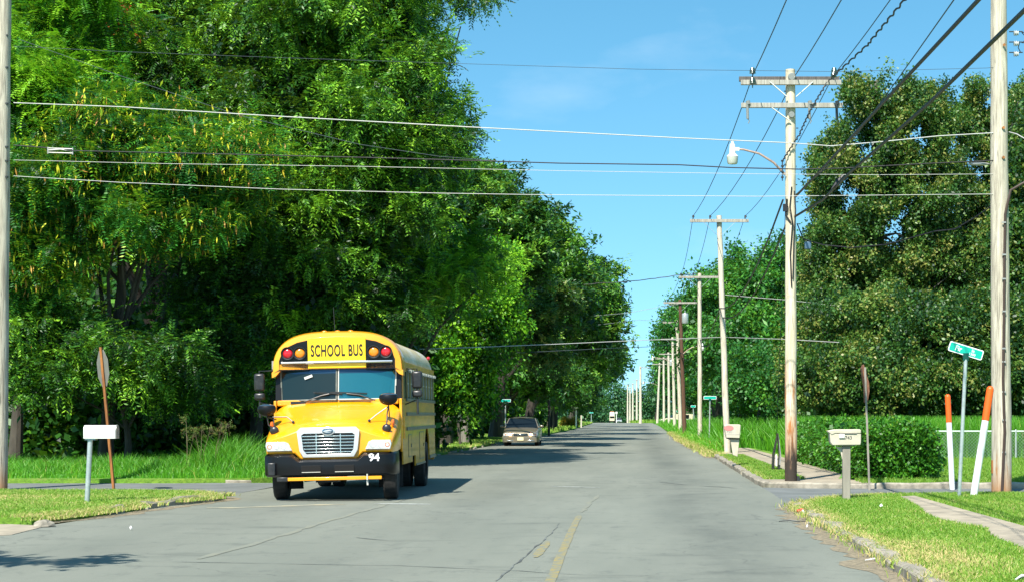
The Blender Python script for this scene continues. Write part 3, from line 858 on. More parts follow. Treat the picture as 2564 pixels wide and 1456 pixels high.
# --- deep layer closing the wood
for i, (x, Y, top, rx, lab) in enumerate([
        (-26, 72, 17, 7.5, 'tall background tree filling the far left of the wood'),
        (-16, 76, 19, 7.5, 'tall background tree deep in the wood behind the pecan'),
        (-33, 60, 16, 6.5, 'background tree deep behind the left edge pole'),
        (-13, 96, 15, 6.0, 'background tree deep in the wood behind the bus'),
        (-15, 125, 15, 7.0, 'background tree set back from the oak row'),
        (-15, 165, 15, 8.0, 'far background tree set back from the oak row'),
        (-18, 225, 16, 9.0, 'farthest background tree set back from the oak row')]):
    TR('woodland_tree', lab, 'tree', (x, Y), [(x, Y, top * .60, rx, 4.5, top * .42), (x - 1, Y, top * .30, rx, 4, top * .32)],
       M['leaf_deep'], 'oak', 1.9, 13, 2.3, 50 + i, .4, tint0=.35, tvar=.2, limbs=4, fill=1.2)
# --- off-frame tree whose shadow falls on the near road
TR('kerbside_tree', 'small tree left of the camera whose shadow touches the near road', 'tree', (-12.3, 13.2),
   [(-11.2, 13.4, 6.0, 2.3, 1.6, 1.3), (-9.0, 13.6, 5.8, 1.6, .8, .6)], M['leaf_deep'], 'oak', .9, 14, 1.2, 60, .16, tint0=.45, limbs=8)
# --- right side
def spires(cols, Y):
    """upright branch columns: (x, top y, bottom y, half width) in photo pixels"""
    rr = random.Random(int(Y)); out = []
    for (x, y0, y1, hw) in cols:
        y = y0 + hw * .35; w = hw * .34
        while y < y1:
            out.append(E(x + rr.uniform(-.25, .25) * hw, y, Y + rr.uniform(-1.2, 1.2), w * rr.uniform(.8, 1.2), w * rr.uniform(1.1, 1.6), 1.3))
            y += w * 1.6; w = min(hw * 1.15, w * 1.16)
    return out
TR('bronze_leaved_tree', 'tall bronze-green tree with many tops right of the stained pole', 'tree', (10.3, 74),
   spires([(2138, 205, 1000, 38), (2205, 180, 1000, 38), (2262, 190, 1000, 38), (2340, 222, 1000, 34), (2298, 225, 700, 24), (2100, 300, 1000, 30), (2062, 370, 980, 26), (2380, 620, 1000, 30), (2180, 420, 1000, 46), (2290, 480, 1000, 46), (2040, 590, 900, 20), (2110, 620, 1000, 46)], 73),
   M['leaf_brown'], 'ovate', .62, 26, .92, 70, .30, tint0=.44, tvar=.23, limbs=60, fill=.03, bark='bark_pale', small=True, holes=8.0)
TR('bronze_leaved_tree', 'second bronze-green tree rising behind the near right pole', 'tree', (16.0, 78),
   spires([(2450, 205, 1000, 36), (2412, 275, 1000, 32), (2500, 260, 1000, 34), (2545, 215, 1000, 34), (2570, 260, 1000, 34), (2440, 480, 1000, 44), (2520, 520, 1000, 46), (2395, 640, 1000, 30)], 77),
   M['leaf_brown'], 'ovate', .62, 26, .92, 71, .28, tint0=.42, tvar=.23, limbs=50, fill=.03, bark='bark_pale', small=True, holes=8.0)
TR('bronze_leaved_tree', 'dark bronze tree at the right edge beyond the near pole', 'tree', (19.0, 72),
   [E(2610, 420, 71, 90, 130, 2.4), E(2590, 640, 70, 110, 130, 2.4), E(2620, 850, 68, 120, 130, 2.4)],
   M['leaf_brown'], 'ovate', 1.0, 26, 1.1, 72, .28, tint0=.3, tvar=.22, limbs=10, fill=.8)
TR('undergrowth_bush', 'brown-green shrubs piled against the foot of the bronze trees, left part', 'bush', (9.3, 66),
   [E(2080, 850, 67, 100, 130, 2), E(2200, 870, 67, 120, 130, 2), E(2060, 960, 65, 80, 80, 1.6), E(2170, 960, 65, 120, 80, 1.6)],
   M['leaf_brown'], 'ovate', .9, 28, .95, 73, .14, tint0=.42, tvar=.22, limbs=10, fill=.9)
TR('undergrowth_bush', 'green-brown shrubs behind the street name sign', 'bush', (12.6, 65),
   [E(2330, 850, 66, 120, 120, 2), E(2450, 850, 66, 110, 130, 2), E(2330, 960, 65, 120, 75, 1.6), E(2460, 960, 65, 120, 75, 1.6), E(2580, 950, 65, 100, 90, 1.6)],
   M['leaf_brown'], 'ovate', .9, 28, .95, 74, .14, tint0=.25, tvar=.25, limbs=10, fill=.9)
TR('fresh_green_tree', 'full green tree left of the stained pole', 'tree', (8.0, 108),
   [E(1905, 740, 105, 75, 95, 2.6), E(1960, 720, 106, 60, 100, 2.6), E(1880, 850, 103, 90, 90, 2.6), E(1960, 860, 104, 80, 100, 2.6)],
   M['leaf_right'], 'ovate', 1.35, 20, 1.5, 75, .32, tint0=.5, tvar=.22, limbs=10)
TR('fresh_green_tree', 'dense low green tree between the first two poles', 'tree', (7.0, 92),
   [E(1900, 960, 90, 75, 75, 2), E(1960, 980, 88, 60, 60, 1.8), E(1860, 950, 92, 40, 75, 1.8)],
   M['leaf_right'], 'ovate', 1.1, 22, 1.3, 76, .2, tint0=.32, tvar=.22, limbs=8)
TR('fresh_green_tree', 'bushy green tree behind the second and third poles', 'tree', (6.6, 134),
   [E(1840, 690, 132, 42, 55, 2.4), E(1790, 760, 132, 60, 70, 3), E(1800, 870, 130, 75, 90, 3), E(1840, 800, 132, 50, 90, 3)],
   M['leaf_right'], 'ovate', 1.5, 17, 1.8, 77, .32, tint0=.5, tvar=.22, limbs=8)
TR('fresh_green_tree', 'green tree standing behind the brown pole', 'tree', (8.0, 175),
   [E(1775, 790, 172, 34, 55, 3), E(1790, 880, 172, 45, 80, 3.5)],
   M['leaf_right'], 'ovate', 1.7, 14, 2.3, 78, .32, tint0=.42, tvar=.2, limbs=6)
TR('fresh_green_tree', 'far tall tree marking the right side of the sky gap', 'tree', (7.0, 275),
   [E(1682, 830, 275, 22, 50, 4), E(1675, 910, 275, 22, 75, 4), E(1705, 860, 275, 45, 100, 4), E(1730, 800, 275, 35, 70, 4), E(1740, 930, 275, 40, 80, 4)],
   M['leaf_right'], 'ovate', 1.9, 12, 2.9, 79, .34, tint0=.4, tvar=.2, limbs=5)
TR('fresh_green_tree', 'farthest tree behind the distant poles', 'tree', (4.0, 330),
   [E(1668, 940, 325, 20, 55, 4), E(1690, 960, 325, 40, 70, 4)],
   M['leaf_far'], 'ovate', 2.2, 9, 3.8, 80, .4, tint0=.4, tvar=.2, limbs=4)
for i, (x, Y, top, rx, lab) in enumerate([
        (27, 84, 13, 8, 'background tree beyond the right frame edge'),
        (15, 98, 10, 7, 'background tree closing the gap behind the bronze trees'),
        (12, 150, 11, 5.5, 'background tree behind the right pole row'),
        (13, 215, 13, 7, 'far background tree behind the right pole row')]):
    TR('woodland_tree', lab, 'tree', (x, Y), [(x, Y, top * .60, rx, 4, top * .40), (x, Y, top * .32, rx, 4, top * .32)],
       M['leaf_right'], 'oak', 2.0, 12, 2.4, 90 + i, .35, tint0=.25, tvar=.2, limbs=4)
# wood at the horizon
rng = np.random.default_rng(3)
P_ = []
for (x0, x1, Y0, h, n) in ((-60, -10, 420, 17, 900), (10, 80, 400, 17, 900), (-140, -10, 620, 17, 900), (-30, 120, 780, 13, 900), (-75, 60, 560, 15, 1500), (-16, 10, 640, 9, 600), (-200, -55, 240, 17, 900), (45, 200, 200, 14, 900)):
    x = rng.uniform(x0, x1, n * 4); prof = h * (.65 + .35 * np.sin(x * .35 + Y0) * np.sin(x * .13))
    z = rng.uniform(0, 1, n * 4) ** .8 * prof
    P_.append(np.stack([x, Y0 + rng.uniform(-3, 3, n * 4), z + np.array([gz(Y0)])], 1))
P_ = np.concatenate(P_)
v, t = sprays(P_, rng.normal(0, .4, P_.shape) + np.array([0, -1, .3]), 'ovate', 6.0, rng, rng.uniform(.1, .8, len(P_)))
me = tint_mesh('distant_woods', v, t, M['leaf_far']); o = bpy.data.objects.new('distant_woods', me); link(o)
tag(o, 'continuous far wood along the horizon', 'woods', None, 'stuff')
# dark thicket under the left canopy
P_ = []
for (x0, x1, Y0, Y1, h, n) in ((-24, -8.5, 58, 64, 6.5, 9000), (-30, -14, 49, 56, 5.5, 6000), (-14, -8.3, 66, 72, 6, 2500), (-14, -9.5, 98, 103, 5.0, 1800), (-16, -9.5, 128, 134, 5, 1600), (-17, -9.5, 176, 182, 5, 1500)):
    x = rng.uniform(x0, x1, n); P_.append(np.stack([x, rng.uniform(Y0, Y1, n), rng.uniform(0, 1, n) * h * (.7 + .3 * np.sin(x * 1.3))], 1))
P_ = np.concatenate(P_)
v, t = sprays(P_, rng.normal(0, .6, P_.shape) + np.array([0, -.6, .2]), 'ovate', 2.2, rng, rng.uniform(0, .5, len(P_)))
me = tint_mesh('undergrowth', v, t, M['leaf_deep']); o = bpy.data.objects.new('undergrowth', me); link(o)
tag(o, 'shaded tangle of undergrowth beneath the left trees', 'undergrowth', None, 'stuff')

# --- clipped hedge
def hedge(label, x0, x1, y0, y1, h, seed, n=1):
    rng = np.random.default_rng(seed)
    cx, cy = (x0 + x1) / 2, (y0 + y1) / 2
    root = thing('hedge', label, 'hedge', (cx, cy, 0))
    P, D, T = [], [], []
    faces = [('t', (x1 - x0) * (y1 - y0)), ('f', (x1 - x0) * h), ('l', (y1 - y0) * h), ('r', (y1 - y0) * h), ('b', (x1 - x0) * h)]
    for k, area in faces:
        m = int(area * 150 * n); a = rng.uniform(0, 1, m); b = rng.uniform(0, 1, m); dpt = rng.uniform(-.03, .16, m) ** 1
        if k == 't': p = np.stack([x0 + a * (x1 - x0), y0 + b * (y1 - y0), h - dpt], 1); d = np.tile([0, -.2, 1.0], (m, 1))
        if k == 'f': p = np.stack([x0 + a * (x1 - x0), y0 + dpt, b * h], 1); d = np.tile([0, -1.0, .35], (m, 1))
        if k == 'b': p = np.stack([x0 + a * (x1 - x0), y1 - dpt, b * h], 1); d = np.tile([0, 1.0, .3], (m, 1))
        if k == 'l': p = np.stack([x0 + dpt, y0 + a * (y1 - y0), b * h], 1); d = np.tile([-1.0, 0, .35], (m, 1))
        if k == 'r': p = np.stack([x1 - dpt, y0 + a * (y1 - y0), b * h], 1); d = np.tile([1.0, 0, .35], (m, 1))
        P.append(p); D.append(d)
    P = np.concatenate(P); D = np.concatenate(D)
    # soften into a lumpy rounded box
    q = P - np.array([cx, cy, h / 2]); s = np.array([(x1 - x0) / 2, (y1 - y0) / 2, h / 2]); qn = q / s
    rr_ = np.sum(np.abs(qn) ** 7, axis=1) ** (1 / 7.); P = np.array([cx, cy, h / 2]) + q / np.maximum(rr_, 1)[:, None]
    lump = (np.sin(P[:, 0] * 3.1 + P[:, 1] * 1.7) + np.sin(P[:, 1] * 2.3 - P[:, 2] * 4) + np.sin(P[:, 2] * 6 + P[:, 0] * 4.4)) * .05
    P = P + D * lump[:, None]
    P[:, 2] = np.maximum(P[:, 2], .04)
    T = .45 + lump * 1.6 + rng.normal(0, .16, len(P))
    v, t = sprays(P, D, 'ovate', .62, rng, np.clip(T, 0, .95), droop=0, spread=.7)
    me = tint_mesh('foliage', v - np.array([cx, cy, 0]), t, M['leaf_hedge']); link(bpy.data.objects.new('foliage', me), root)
    rr = random.Random(seed)
    for i in range(9):
        mb = MB(); x = rr.uniform(x0 + .3, x1 - .3) - cx; y = rr.uniform(y0 + .3, y1 - .3) - cy
        mb.tube([(x, y, -.02), (x + rr.uniform(-.1, .1), y, h * .45), (x + rr.uniform(-.25, .25), y + rr.uniform(-.25, .25), h * .85)], [.02, .015, .006], 5)
        mb.build('stem', M['bark'], root)
    n2 = int((x1 - x0) * (y1 - y0) * h * 60)
    Pc = np.stack([rng.uniform(x0 + .2, x1 - .2, n2), rng.uniform(y0 + .2, y1 - .2, n2), rng.uniform(.05, h - .2, n2)], 1)
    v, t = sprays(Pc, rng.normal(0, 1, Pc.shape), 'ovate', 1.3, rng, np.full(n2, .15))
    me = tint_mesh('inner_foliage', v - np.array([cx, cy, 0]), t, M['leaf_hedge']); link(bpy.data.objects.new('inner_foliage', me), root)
    for c in root.children: c.location.z = LZ
    return root
hedge('clipped hedge block facing the side street, behind the beige mailbox', 5.05, 6.75, 38.3, 41.5, 1.12, 5)
hedge('long clipped hedge running back along the sidewalk', 5.3, 6.7, 41.9, 57.5, 1.05, 6)

# --- grasses
def blades(name, label, cat, n, sampler, h, w, seed, mat, lean=.5, tint=(.5, .16), z0=LZ, tintfn=None, hfn=None):
    rng = np.random.default_rng(seed)
    P = sampler(rng, n); n = len(P)
    H = rng.uniform(h[0], h[1], n)
    if hfn is not None: H = H * hfn(P)
    a = rng.uniform(0, 2 * math.pi, n); ln = rng.uniform(.1, lean, n) * H
    d = np.stack([np.cos(a), np.sin(a)], 1)
    fa = rng.uniform(0, math.pi, n); s = np.stack([np.cos(fa) * 1.0, np.sin(fa) * .35, np.zeros(n)], 1) * (rng.uniform(w[0], w[1], n) / 2)[:, None]
    b = np.concatenate([P, np.full((n, 1), 0.0)], 1); b[:, 2] = z0 if np.isscalar(z0) else z0(P)
    mid = b.copy(); mid[:, :2] += d * (ln * .35)[:, None]; mid[:, 2] += H * .6
    tip = b.copy(); tip[:, :2] += d * ln[:, None]; tip[:, 2] += H * .95
    V = np.stack([b - s, b + s, mid + s * .8, mid - s * .8, mid - s * .8, mid + s * .8, tip + s * .12, tip - s * .12], 1).reshape(-1, 3)
    t = tint[0] + rng.normal(0, tint[1], n)
    if tintfn is not None: t = t + tintfn(P, rng)
    me = tint_mesh(name, V, np.repeat(t, 2), mat)
    o = bpy.data.objects.new(name, me); link(o)
    return tag(o, label, cat, None, 'stuff')

def in_poly(P, poly):
    x, y = P[:, 0], P[:, 1]; inside = np.zeros(len(P), bool); j = len(poly) - 1
    for i in range(len(poly)):
        xi, yi = poly[i]; xj, yj = poly[j]
        c = ((yi > y) != (yj > y)) & (x < (xj - xi) * (y - yi) / (yj - yi + 1e-12) + xi); inside ^= c; j = i
    return inside
def samp(poly, box, excl=()):
    def f(rng, n):
        P = np.stack([rng.uniform(box[0], box[1], n), rng.uniform(box[2], box[3], n)], 1)
        k = in_poly(P, poly)
        for e in excl: k &= ~in_poly(P, e)
        return P[k]
    return f
def vnoise(P, s, ph=0):
    x, y = P[:, 0] * s, P[:, 1] * s
    return (np.sin(x * 1.3 + 2.1 * np.sin(y * .7 + ph) + ph) + np.sin(y * 1.7 + 1.7 * np.sin(x * .9 - ph)) + np.sin((x + y) * 2.3 + ph)) / 3
def dry_near(edge, width, amt):
    e = np.array(edge)
    def f(P, rng):
        d = np.full(len(P), 1e9)
        for (a, b) in zip(e[:-1], e[1:]):
            ab = b - a; t = np.clip(((P - a) @ ab) / (ab @ ab), 0, 1); q = a + t[:, None] * ab
            d = np.minimum(d, np.linalg.norm(P - q, axis=1))
        k = np.clip(1 - d / width, 0, 1)
        return k * amt * (rng.uniform(0, 1, len(P)) < .75) + .10 * vnoise(P, 1.2)
    return f
walk = [(4.32, -10), (4.26, 18), (4.38, 21.2), (4.62, 22.5), (4.30, 24.2), (4.35, 25.6), (4.60, 28.0), (4.78, 31.2), (5.12, 31.5), (5.15, 27), (5.2, 23), (5.25, 18), (5.2, -10)]
dn = dry_near(right_near[:6], .45, .42)
def tn(P, rng):
    t = dn(P, rng)
    k = np.exp(-(((P[:, 0] - 3.25) / .45) ** 2 + ((P[:, 1] - 18.3) / 2.0) ** 2)); return t + k * .5 * (rng.uniform(0, 1, len(P)) < .8)
blades('grass', 'short mown grass on the near right corner, straw-coloured at the kerb', 'grass', 170000, samp(right_near, (2.6, 8.5, 14, 33), [walk]), (.018, .062), (.008, .014), 1, M['grass_short'], 1.2, (.50, .17), tintfn=tn)
dl = dry_near(left_near[:7], .5, .36)
def tl(P, rng):
    k = np.exp(-(((P[:, 0] + 11.5) / 1.8) ** 2 + ((P[:, 1] - 30.5) / .9) ** 2)); return dl(P, rng) + k * .40 * (rng.uniform(0, 1, len(P)) < .6)
blades('grass', 'short mown grass on the left corner round the white mailbox', 'grass', 120000, samp(left_near, (-15, -7.6, 24.9, 34), []), (.02, .065), (.009, .016), 2, M['grass_short'], 1.2, (.54, .17), tintfn=tl)
blades('grass', 'mown grass behind the hedge and round the marker posts', 'grass', 60000, samp([(6.8, 37.0), (15, 37.0), (15, 57), (6.8, 57)], (6.8, 15, 37, 57)), (.05, .11), (.014, .024), 3, M['grass_short'], 1.0, (.42, .13))
blades('grass', 'narrow grass strip between the hedge and the side street', 'grass', 9000, samp([(4.9, 37.05), (15, 37.0), (15, 38.5), (4.9, 38.5)], (4.9, 15, 37, 38.5)), (.05, .13), (.012, .02), 4, M['grass_short'], 1.0, (.42, .15))
blades('grass', 'small grass plot between kerb and sidewalk left of the stained pole', 'grass', 30000, samp([(2.98, 39.4), (3.9, 39.4), (3.9, 62), (3.02, 62)], (2.9, 4, 39, 62)), (.03, .09), (.012, .018), 5, M['grass_short'], 1.0, (.45, .15), tintfn=dry_near([(3, 39), (3, 62)], .25, .3))
# tall grass beyond the left side street
def hl(P):
    return .38 + .62 * np.clip((P[:, 1] - 40.2) / 1.6, 0, 1) + .35 * vnoise(P, 1.1, 2) + 1.3 * np.exp(-((P[:, 0] + 10.1) / .75) ** 2) * np.clip((P[:, 1] - 40.6) / 1, 0, 1)
blades('tall_grass', 'rough seeding grass along the wood beyond the left side street', 'grass', 30000, samp(left_far, (-19, -7.7, 40.0, 45.0)), (.18, .50), (.010, .020), 6, M['grass_tall'], .9, (.42, .2), hfn=hl, tintfn=lambda P, r: .10 * vnoise(P, 1.3) + .22 * (r.uniform(0, 1, len(P)) < .12))
blades('tall_grass', 'grass at the foot of the wood beside the bus', 'grass', 14000, samp(left_far, (-11.5, -7.7, 43.0, 60.0)), (.12, .38), (.014, .024), 7, M['grass_tall'], .8, (.4, .2))
blades('grass', 'sunlit verge between the bus tail and the car', 'grass', 34000, samp(left_far, (-14, -7.4, 60.0, 130.0)), (.05, .13), (.02, .035), 8, M['grass_short'], 1.0, (.55, .15), tintfn=dry_near([(-7.6, 60), (-7.3, 92), (-6.8, 130)], .8, .25))
def edge_samp(line, w):
    e = np.array(line); seg = np.linalg.norm(e[1:] - e[:-1], axis=1)
    def f(rng, n):
        i = rng.choice(len(seg), n, p=seg / seg.sum()); t = rng.uniform(0, 1, n)[:, None]
        q = e[i] + (e[i + 1] - e[i]) * t + rng.normal(0, w, (n, 2))
        return q[vnoise(q, 2.2, 1) > -.25]
    return f
blades('dry_grass', 'straw and creeping grass spilling over the near right kerb', 'grass', 11000, edge_samp([(2.86, 12), (2.74, 26.5), (2.72, 28.2), (2.95, 29.6), (3.6, 31), (4.6, 32.1)], .13), (.03, .12), (.008, .016), 21, M['grass_short'], 1.6, (.80, .16), z0=.05)
blades('dry_grass', 'straw and creeping grass along the left lawn kerb', 'grass', 13000, edge_samp(left_near[:8], .12), (.03, .10), (.008, .016), 22, M['grass_short'], 1.6, (.76, .18), z0=.06)
blades('dry_grass', 'dry grass fringe along the far right kerb', 'grass', 16000, edge_samp([(2.95, 62), (2.85, 80), (2.75, 98), (3.0, 140)], .16), (.06, .20), (.02, .035), 23, M['grass_short'], 1.2, (.80, .14), z0=.05)
# tall weeds on the right
def hr(P):
    return np.clip((P[:, 0] - 2.95) / 1.0, .12, 1) * (.85 + .25 * vnoise(P, .8, 1))
blades('tall_grass', 'tall lush weeds along the right kerb round the second and third poles', 'grass', 60000, samp([(2.9, 66.5), (3.9, 66.5), (3.9, 76), (5.2, 76), (5.5, 60), (12, 60), (12, 130), (2.7, 130)], (2.8, 12, 60, 130)), (.7, 1.45), (.03, .055), 9, M['grass_tall'], .6, (.42, .18), hfn=hr, tintfn=lambda P, r: .3 * (P[:, 0] < 3.4))
blades('tall_grass', 'far weeds along the right kerb', 'grass', 26000, samp([(2.8, 130), (12, 130), (12, 299), (3.1, 299)], (2.6, 12, 130, 299)), (.4, 1.1), (.06, .11), 10, M['grass_tall'], .6, (.5, .18), hfn=lambda P: np.clip((P[:, 0] - 2.9) / 1.5, .15, .8))
blades('tall_grass', 'reedy bright grass behind the chain-link fence', 'grass', 60000, samp([(5.6, 57.6), (24, 57.6), (24, 64.5), (5.6, 64.5)], (5.6, 24, 57.6, 64.5)), (.75, 1.55), (.02, .045), 11, M['grass_tall'], .45, (.48, .18))
blades('tall_grass', 'rough grass edge of the yard on the far left', 'grass', 16000, samp(left_far, (-22, -5.8, 130.0, 299.0)), (.08, .35), (.06, .10), 12, M['grass_short'], .8, (.5, .18))
blades('grass', 'far bright grass beyond the end of the road', 'grass', 16000, lambda rng, n: np.stack([rng.uniform(-50, 40, n), rng.uniform(320, 420, n)], 1), (.3, .9), (.25, .5), 13, M['grass_short'], .6, (.45, .18), z0=lambda P: np.array([gz(y) for y in P[:, 1]]) - .03, hfn=lambda P: np.where(np.array([road_left(y) - 1 < x < road_right(y) + 1 for x, y in P]), .01, 1.0))
# seed-headed weed plants in front of the hollow
def weed(label, x, y, h, seed, lean):
    rr = random.Random(seed); root = thing('seeding_weed', label, 'weed', (x, y, LZ), group='tall seeding weeds before the wood')
    mb = MB(); tips = []
    for i in range(3):
        dx = rr.uniform(-.25, .25) + lean; hh = h * rr.uniform(.75, 1.0)
        pts = [(rr.uniform(-.05, .05), 0, 0), (dx * .3, 0, hh * .5), (dx, 0, hh)]
        mb.tube(pts, [.010, .008, .005], 5); tips.append(Vector(pts[-1]))
        for k in range(7):
            e = Vector(pts[-1]) + Vector((rr.uniform(-.13, .13), rr.uniform(-.1, .1), rr.uniform(-.28, .06)))
            mb.tube([Vector(pts[-1]) + Vector((0, 0, -.12 + .02 * k)), e], [.004, .002], 4)
            tips.append(e)
    mb.build('stem', M['weed_stem'], root)
    rng = np.random.default_rng(seed)
    P = np.array([list(t) for t in tips for _ in range(4)]) + rng.normal(0, .018, (len(tips) * 4, 3))
    v, t = sprays(P, rng.normal(0, 1, P.shape), 'ovate', .15, rng, rng.uniform(.5, .95, len(P)))
    link(bpy.data.objects.new('seed_head', tint_mesh('seed_head', v, t, M['leaf_brown'])), root)
    return root
M['weed_stem'] = pmat('weed_stem', (.12, .10, .05), .8)
for i, (px, py, hh, lab) in enumerate([(470, 1180, 1.45, 'tall dark weed with a star-shaped seed head, leftmost of three'), (503, 1180, 1.5, 'tall weed with spread seed heads, middle of three'), (535, 1180, 1.55, 'tall weed with spread seed heads, rightmost of three')]):
    weed(lab, (px - CX) / F * 41.6, 41.6, hh, 40 + i, (-.02, .08, .12)[i])
# ================================================================= school bus
def build_bus():
    root = thing('school_bus', 'yellow school bus coming towards us with number 94 on its black bumper', 'school bus', (0, 0, 0))
    ROLL = R(-1.2)
    rolled = []
    def B(mb, name, mats, parent=root, **k):
        o = mb.build(name, mats, parent, **k)
        if parent is root: o.rotation_euler = (0, ROLL, 0)
        return o
    Y_, D_, K_ = M['yellow'], M['yellow_shaded'], M['black']
    L = 8.9; W = 1.20
    # ---- roof section (half profile, x >= 0) swept along y
    def prof(w=W, z0=2.42, top=3.13, n=14, inset=0.0):
        pts = []
        for i in range(2 * n + 1):
            a = math.pi * i / (2 * n)
            c, s_ = math.cos(a), math.sin(a)
            x = (w - inset) * math.copysign(abs(c) ** .62, c)
            z = z0 + (top - inset - z0) * abs(s_) ** .78
            pts.append((x, z))
        return pts
    def ring(p, y): return [(x, y, z) for x, z in p]
    y0 = 1.42
    mb = MB()
    secs = [ring(prof(top=3.10), y0 + .42), ring(prof(), y0 + 1.0), ring(prof(), L - .35), ring(prof(w=1.19, top=3.09), L - .10), ring(prof(w=1.14, top=2.98), L)]
    mb.loft(secs, 0)
    mb.add(secs[-1], [tuple(range(len(secs[-1])))], 0)
    roof = B(mb, 'roof', M['white_roof'])
    # roof side strip (yellow) and end marker lamp
    mb = MB()
    for s in (-1, 1):
        mb.box((s * 1.205, (y0 + .5 + L) / 2, 2.50), (.03, L - y0 - .5, .15))
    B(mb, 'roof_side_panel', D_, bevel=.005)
    for s in (-1, 1):
        mb = MB(); mb.ball((s * 1.10, L - .05, 2.86), .045, 10, 6); B(mb, 'marker_light', M['red_lens'])
    # drip rail with scalloped brackets
    mb = MB()
    for s in (-1, 1):
        mb.box((s * 1.245, (y0 + 1.2 + L) / 2, 2.425), (.05, L - y0 - 1.2, .03))
        y = y0 + 1.35
        while y < L - .1:
            mb.box((s * 1.255, y, 2.405), (.07, .16, .055)); y += .44
    B(mb, 'drip_rail', M['rail_pale'])
    # ---- front cap : yellow fibreglass frame
    outer = prof(w=1.245, z0=2.38, top=3.17)
    inner = prof(w=1.09, z0=2.46, top=3.00)
    mb = MB()
    back = ring(outer, y0 + .55); mid = ring(outer, y0 + .10); 
    fr = ring(prof(w=1.22, z0=2.38, top=3.14), y0 + .0)
    inn = ring(inner, y0 - .03); inn2 = ring(inner, y0 + .05)
    mb.loft([back, mid, fr, inn, inn2], 0)
    # lower lip and centre sign bulge
    mb.box((0, y0 + .02, 2.50), (2.18, .10, .10))
    for s in (-1, 1):
        mb.prism([(s * 1.245, 2.40), (s * 1.245, 2.30), (s * 1.17, 2.33), (s * 1.09, 2.42), (s * 1.09, 2.50)], .30, 'Y', y0 + .0)
    B(mb, 'roof_cap', Y_)
    # sign panel
    mb = MB()
    mb.prism([(-.55, 2.46), (.55, 2.46), (.55, 3.03), (.3, 3.06), (0, 3.07), (-.3, 3.06), (-.55, 3.03)], .10, 'Y', y0 - .055)
    sp = B(mb, 'sign_panel', M['yellow_sign'], bevel=.012)
    lettering('SCHOOL BUS', .305, M['lettering'], sp, (0, y0 - .06, 2.785), sx=.50, bold=.007, spacing=1.10)
    # glossy ledge below the sign
    mb = MB(); mb.tube([(-1.05, y0 - .05, 2.575), (-.5, y0 - .085, 2.575), (.5, y0 - .085, 2.575), (1.05, y0 - .05, 2.575)], .028, 10)
    B(mb, 'gutter_bar', M['chrome'])
    for s in (-1, 1):
        mb = MB()
        if s < 0: poly = [(-1.10, 2.43), (-.552, 2.43), (-.552, 3.00), (-.75, 2.96), (-.93, 2.88), (-1.04, 2.77), (-1.10, 2.62)]
        else: poly = [(.552, 2.43), (1.10, 2.43), (1.10, 2.62), (1.04, 2.77), (.93, 2.88), (.75, 2.96), (.552, 3.00)]
        mb.prism(poly, .08, 'Y', y0 - .03)
        lp = B(mb, 'light_panel', M['black_gloss'])
        for k, (xx, mm) in enumerate(((.93, 'red_lens'), (.70, 'amber_lens'))):
            b2 = MB(); b2.lathe([(0, -.028), (.05, -.024), (.082, -.012), (.092, .0), (.092, .03)], 24, 0, 'Y', (s * xx, y0 - .045, 2.755))
            b2.lathe([(.092, .0), (.112, -.005), (.115, -.05), (.124, -.05), (.122, .04)], 24, 1, 'Y', (s * xx, y0 - .04, 2.755))
            o = b2.build('warning_light', [M[mm], M['black']], lp)
    # marker on the cap corner, antenna, small top lamps
    mb = MB(); mb.box((-1.27, y0 + .3, 2.55), (.03, .10, .16)); B(mb, 'side_lamp', M['sign_back'])
    for x in (-.25, 0, .25):
        mb = MB(); mb.ball((x, y0 + .12, 3.165), (.05, .03, .022), 10, 6); B(mb, 'clearance_light', M['amber_lens'])
    mb = MB(); mb.tube([(-.10, y0 + .5, 3.12), (-.12, y0 + .5, 3.65)], .006, 5); B(mb, 'antenna', M['dark_metal'])
    # ---- windscreen band
    zb, zt = 1.86, 2.46
    for s in (-1, 1):
        mb = MB()
        a = [(s * .02, y0 - .10, zb), (s * .60, y0 - .07, zb), (s * 1.08, y0 + .10, zb)]
        b2 = [(s * .02, y0 + .02, zt), (s * .60, y0 + .04, zt), (s * 1.10, y0 + .16, zt)]
        mb.loft([a, b2], 0, True)
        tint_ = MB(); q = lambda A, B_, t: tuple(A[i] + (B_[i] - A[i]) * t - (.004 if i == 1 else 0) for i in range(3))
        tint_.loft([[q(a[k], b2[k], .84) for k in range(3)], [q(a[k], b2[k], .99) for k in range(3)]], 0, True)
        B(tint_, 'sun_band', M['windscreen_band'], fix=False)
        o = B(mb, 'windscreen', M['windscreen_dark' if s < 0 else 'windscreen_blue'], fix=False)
        mb = MB()
        mb.tube([a[0], b2[0]], .014, 6); mb.tube([a[2], b2[2]], .020, 6); mb.tube([a[0], a[1], a[2]], .016, 6)
        B(mb, 'window_gasket', M['rail_pale'] if s > 0 else M['rail'])
        # black pillar, narrow quarter window
        mb = MB()
        mb.prism([(y0 + .06, 1.80), (y0 + .16, 2.45), (y0 + .30, 2.45), (y0 + .24, 1.80)], .11, 'X', s * 1.14 - .055)
        B(mb, 'pillar', M['black_gloss'])
        mb = MB(); mb.prism([(y0 + .25, 1.84), (y0 + .31, 2.42), (y0 + .98, 2.42), (y0 + .98, 1.84)], .02, 'X', s * 1.185 - .01)
        B(mb, 'driver_window', M['side_glass'])
        mb = MB(); mb.tube([(s * 1.20, y0 + .24, 1.84), (s * 1.20, y0 + .31, 2.42)], .018, 6)
        B(mb, 'pillar_trim', Y_ if s > 0 else K_)
    # interior bits seen through the glass: dash and mirror
    mb = MB(); mb.box((0, y0 + 1.0, 1.5), (2.3, 1.5, .6)); B(mb, 'dashboard', M['interior'])
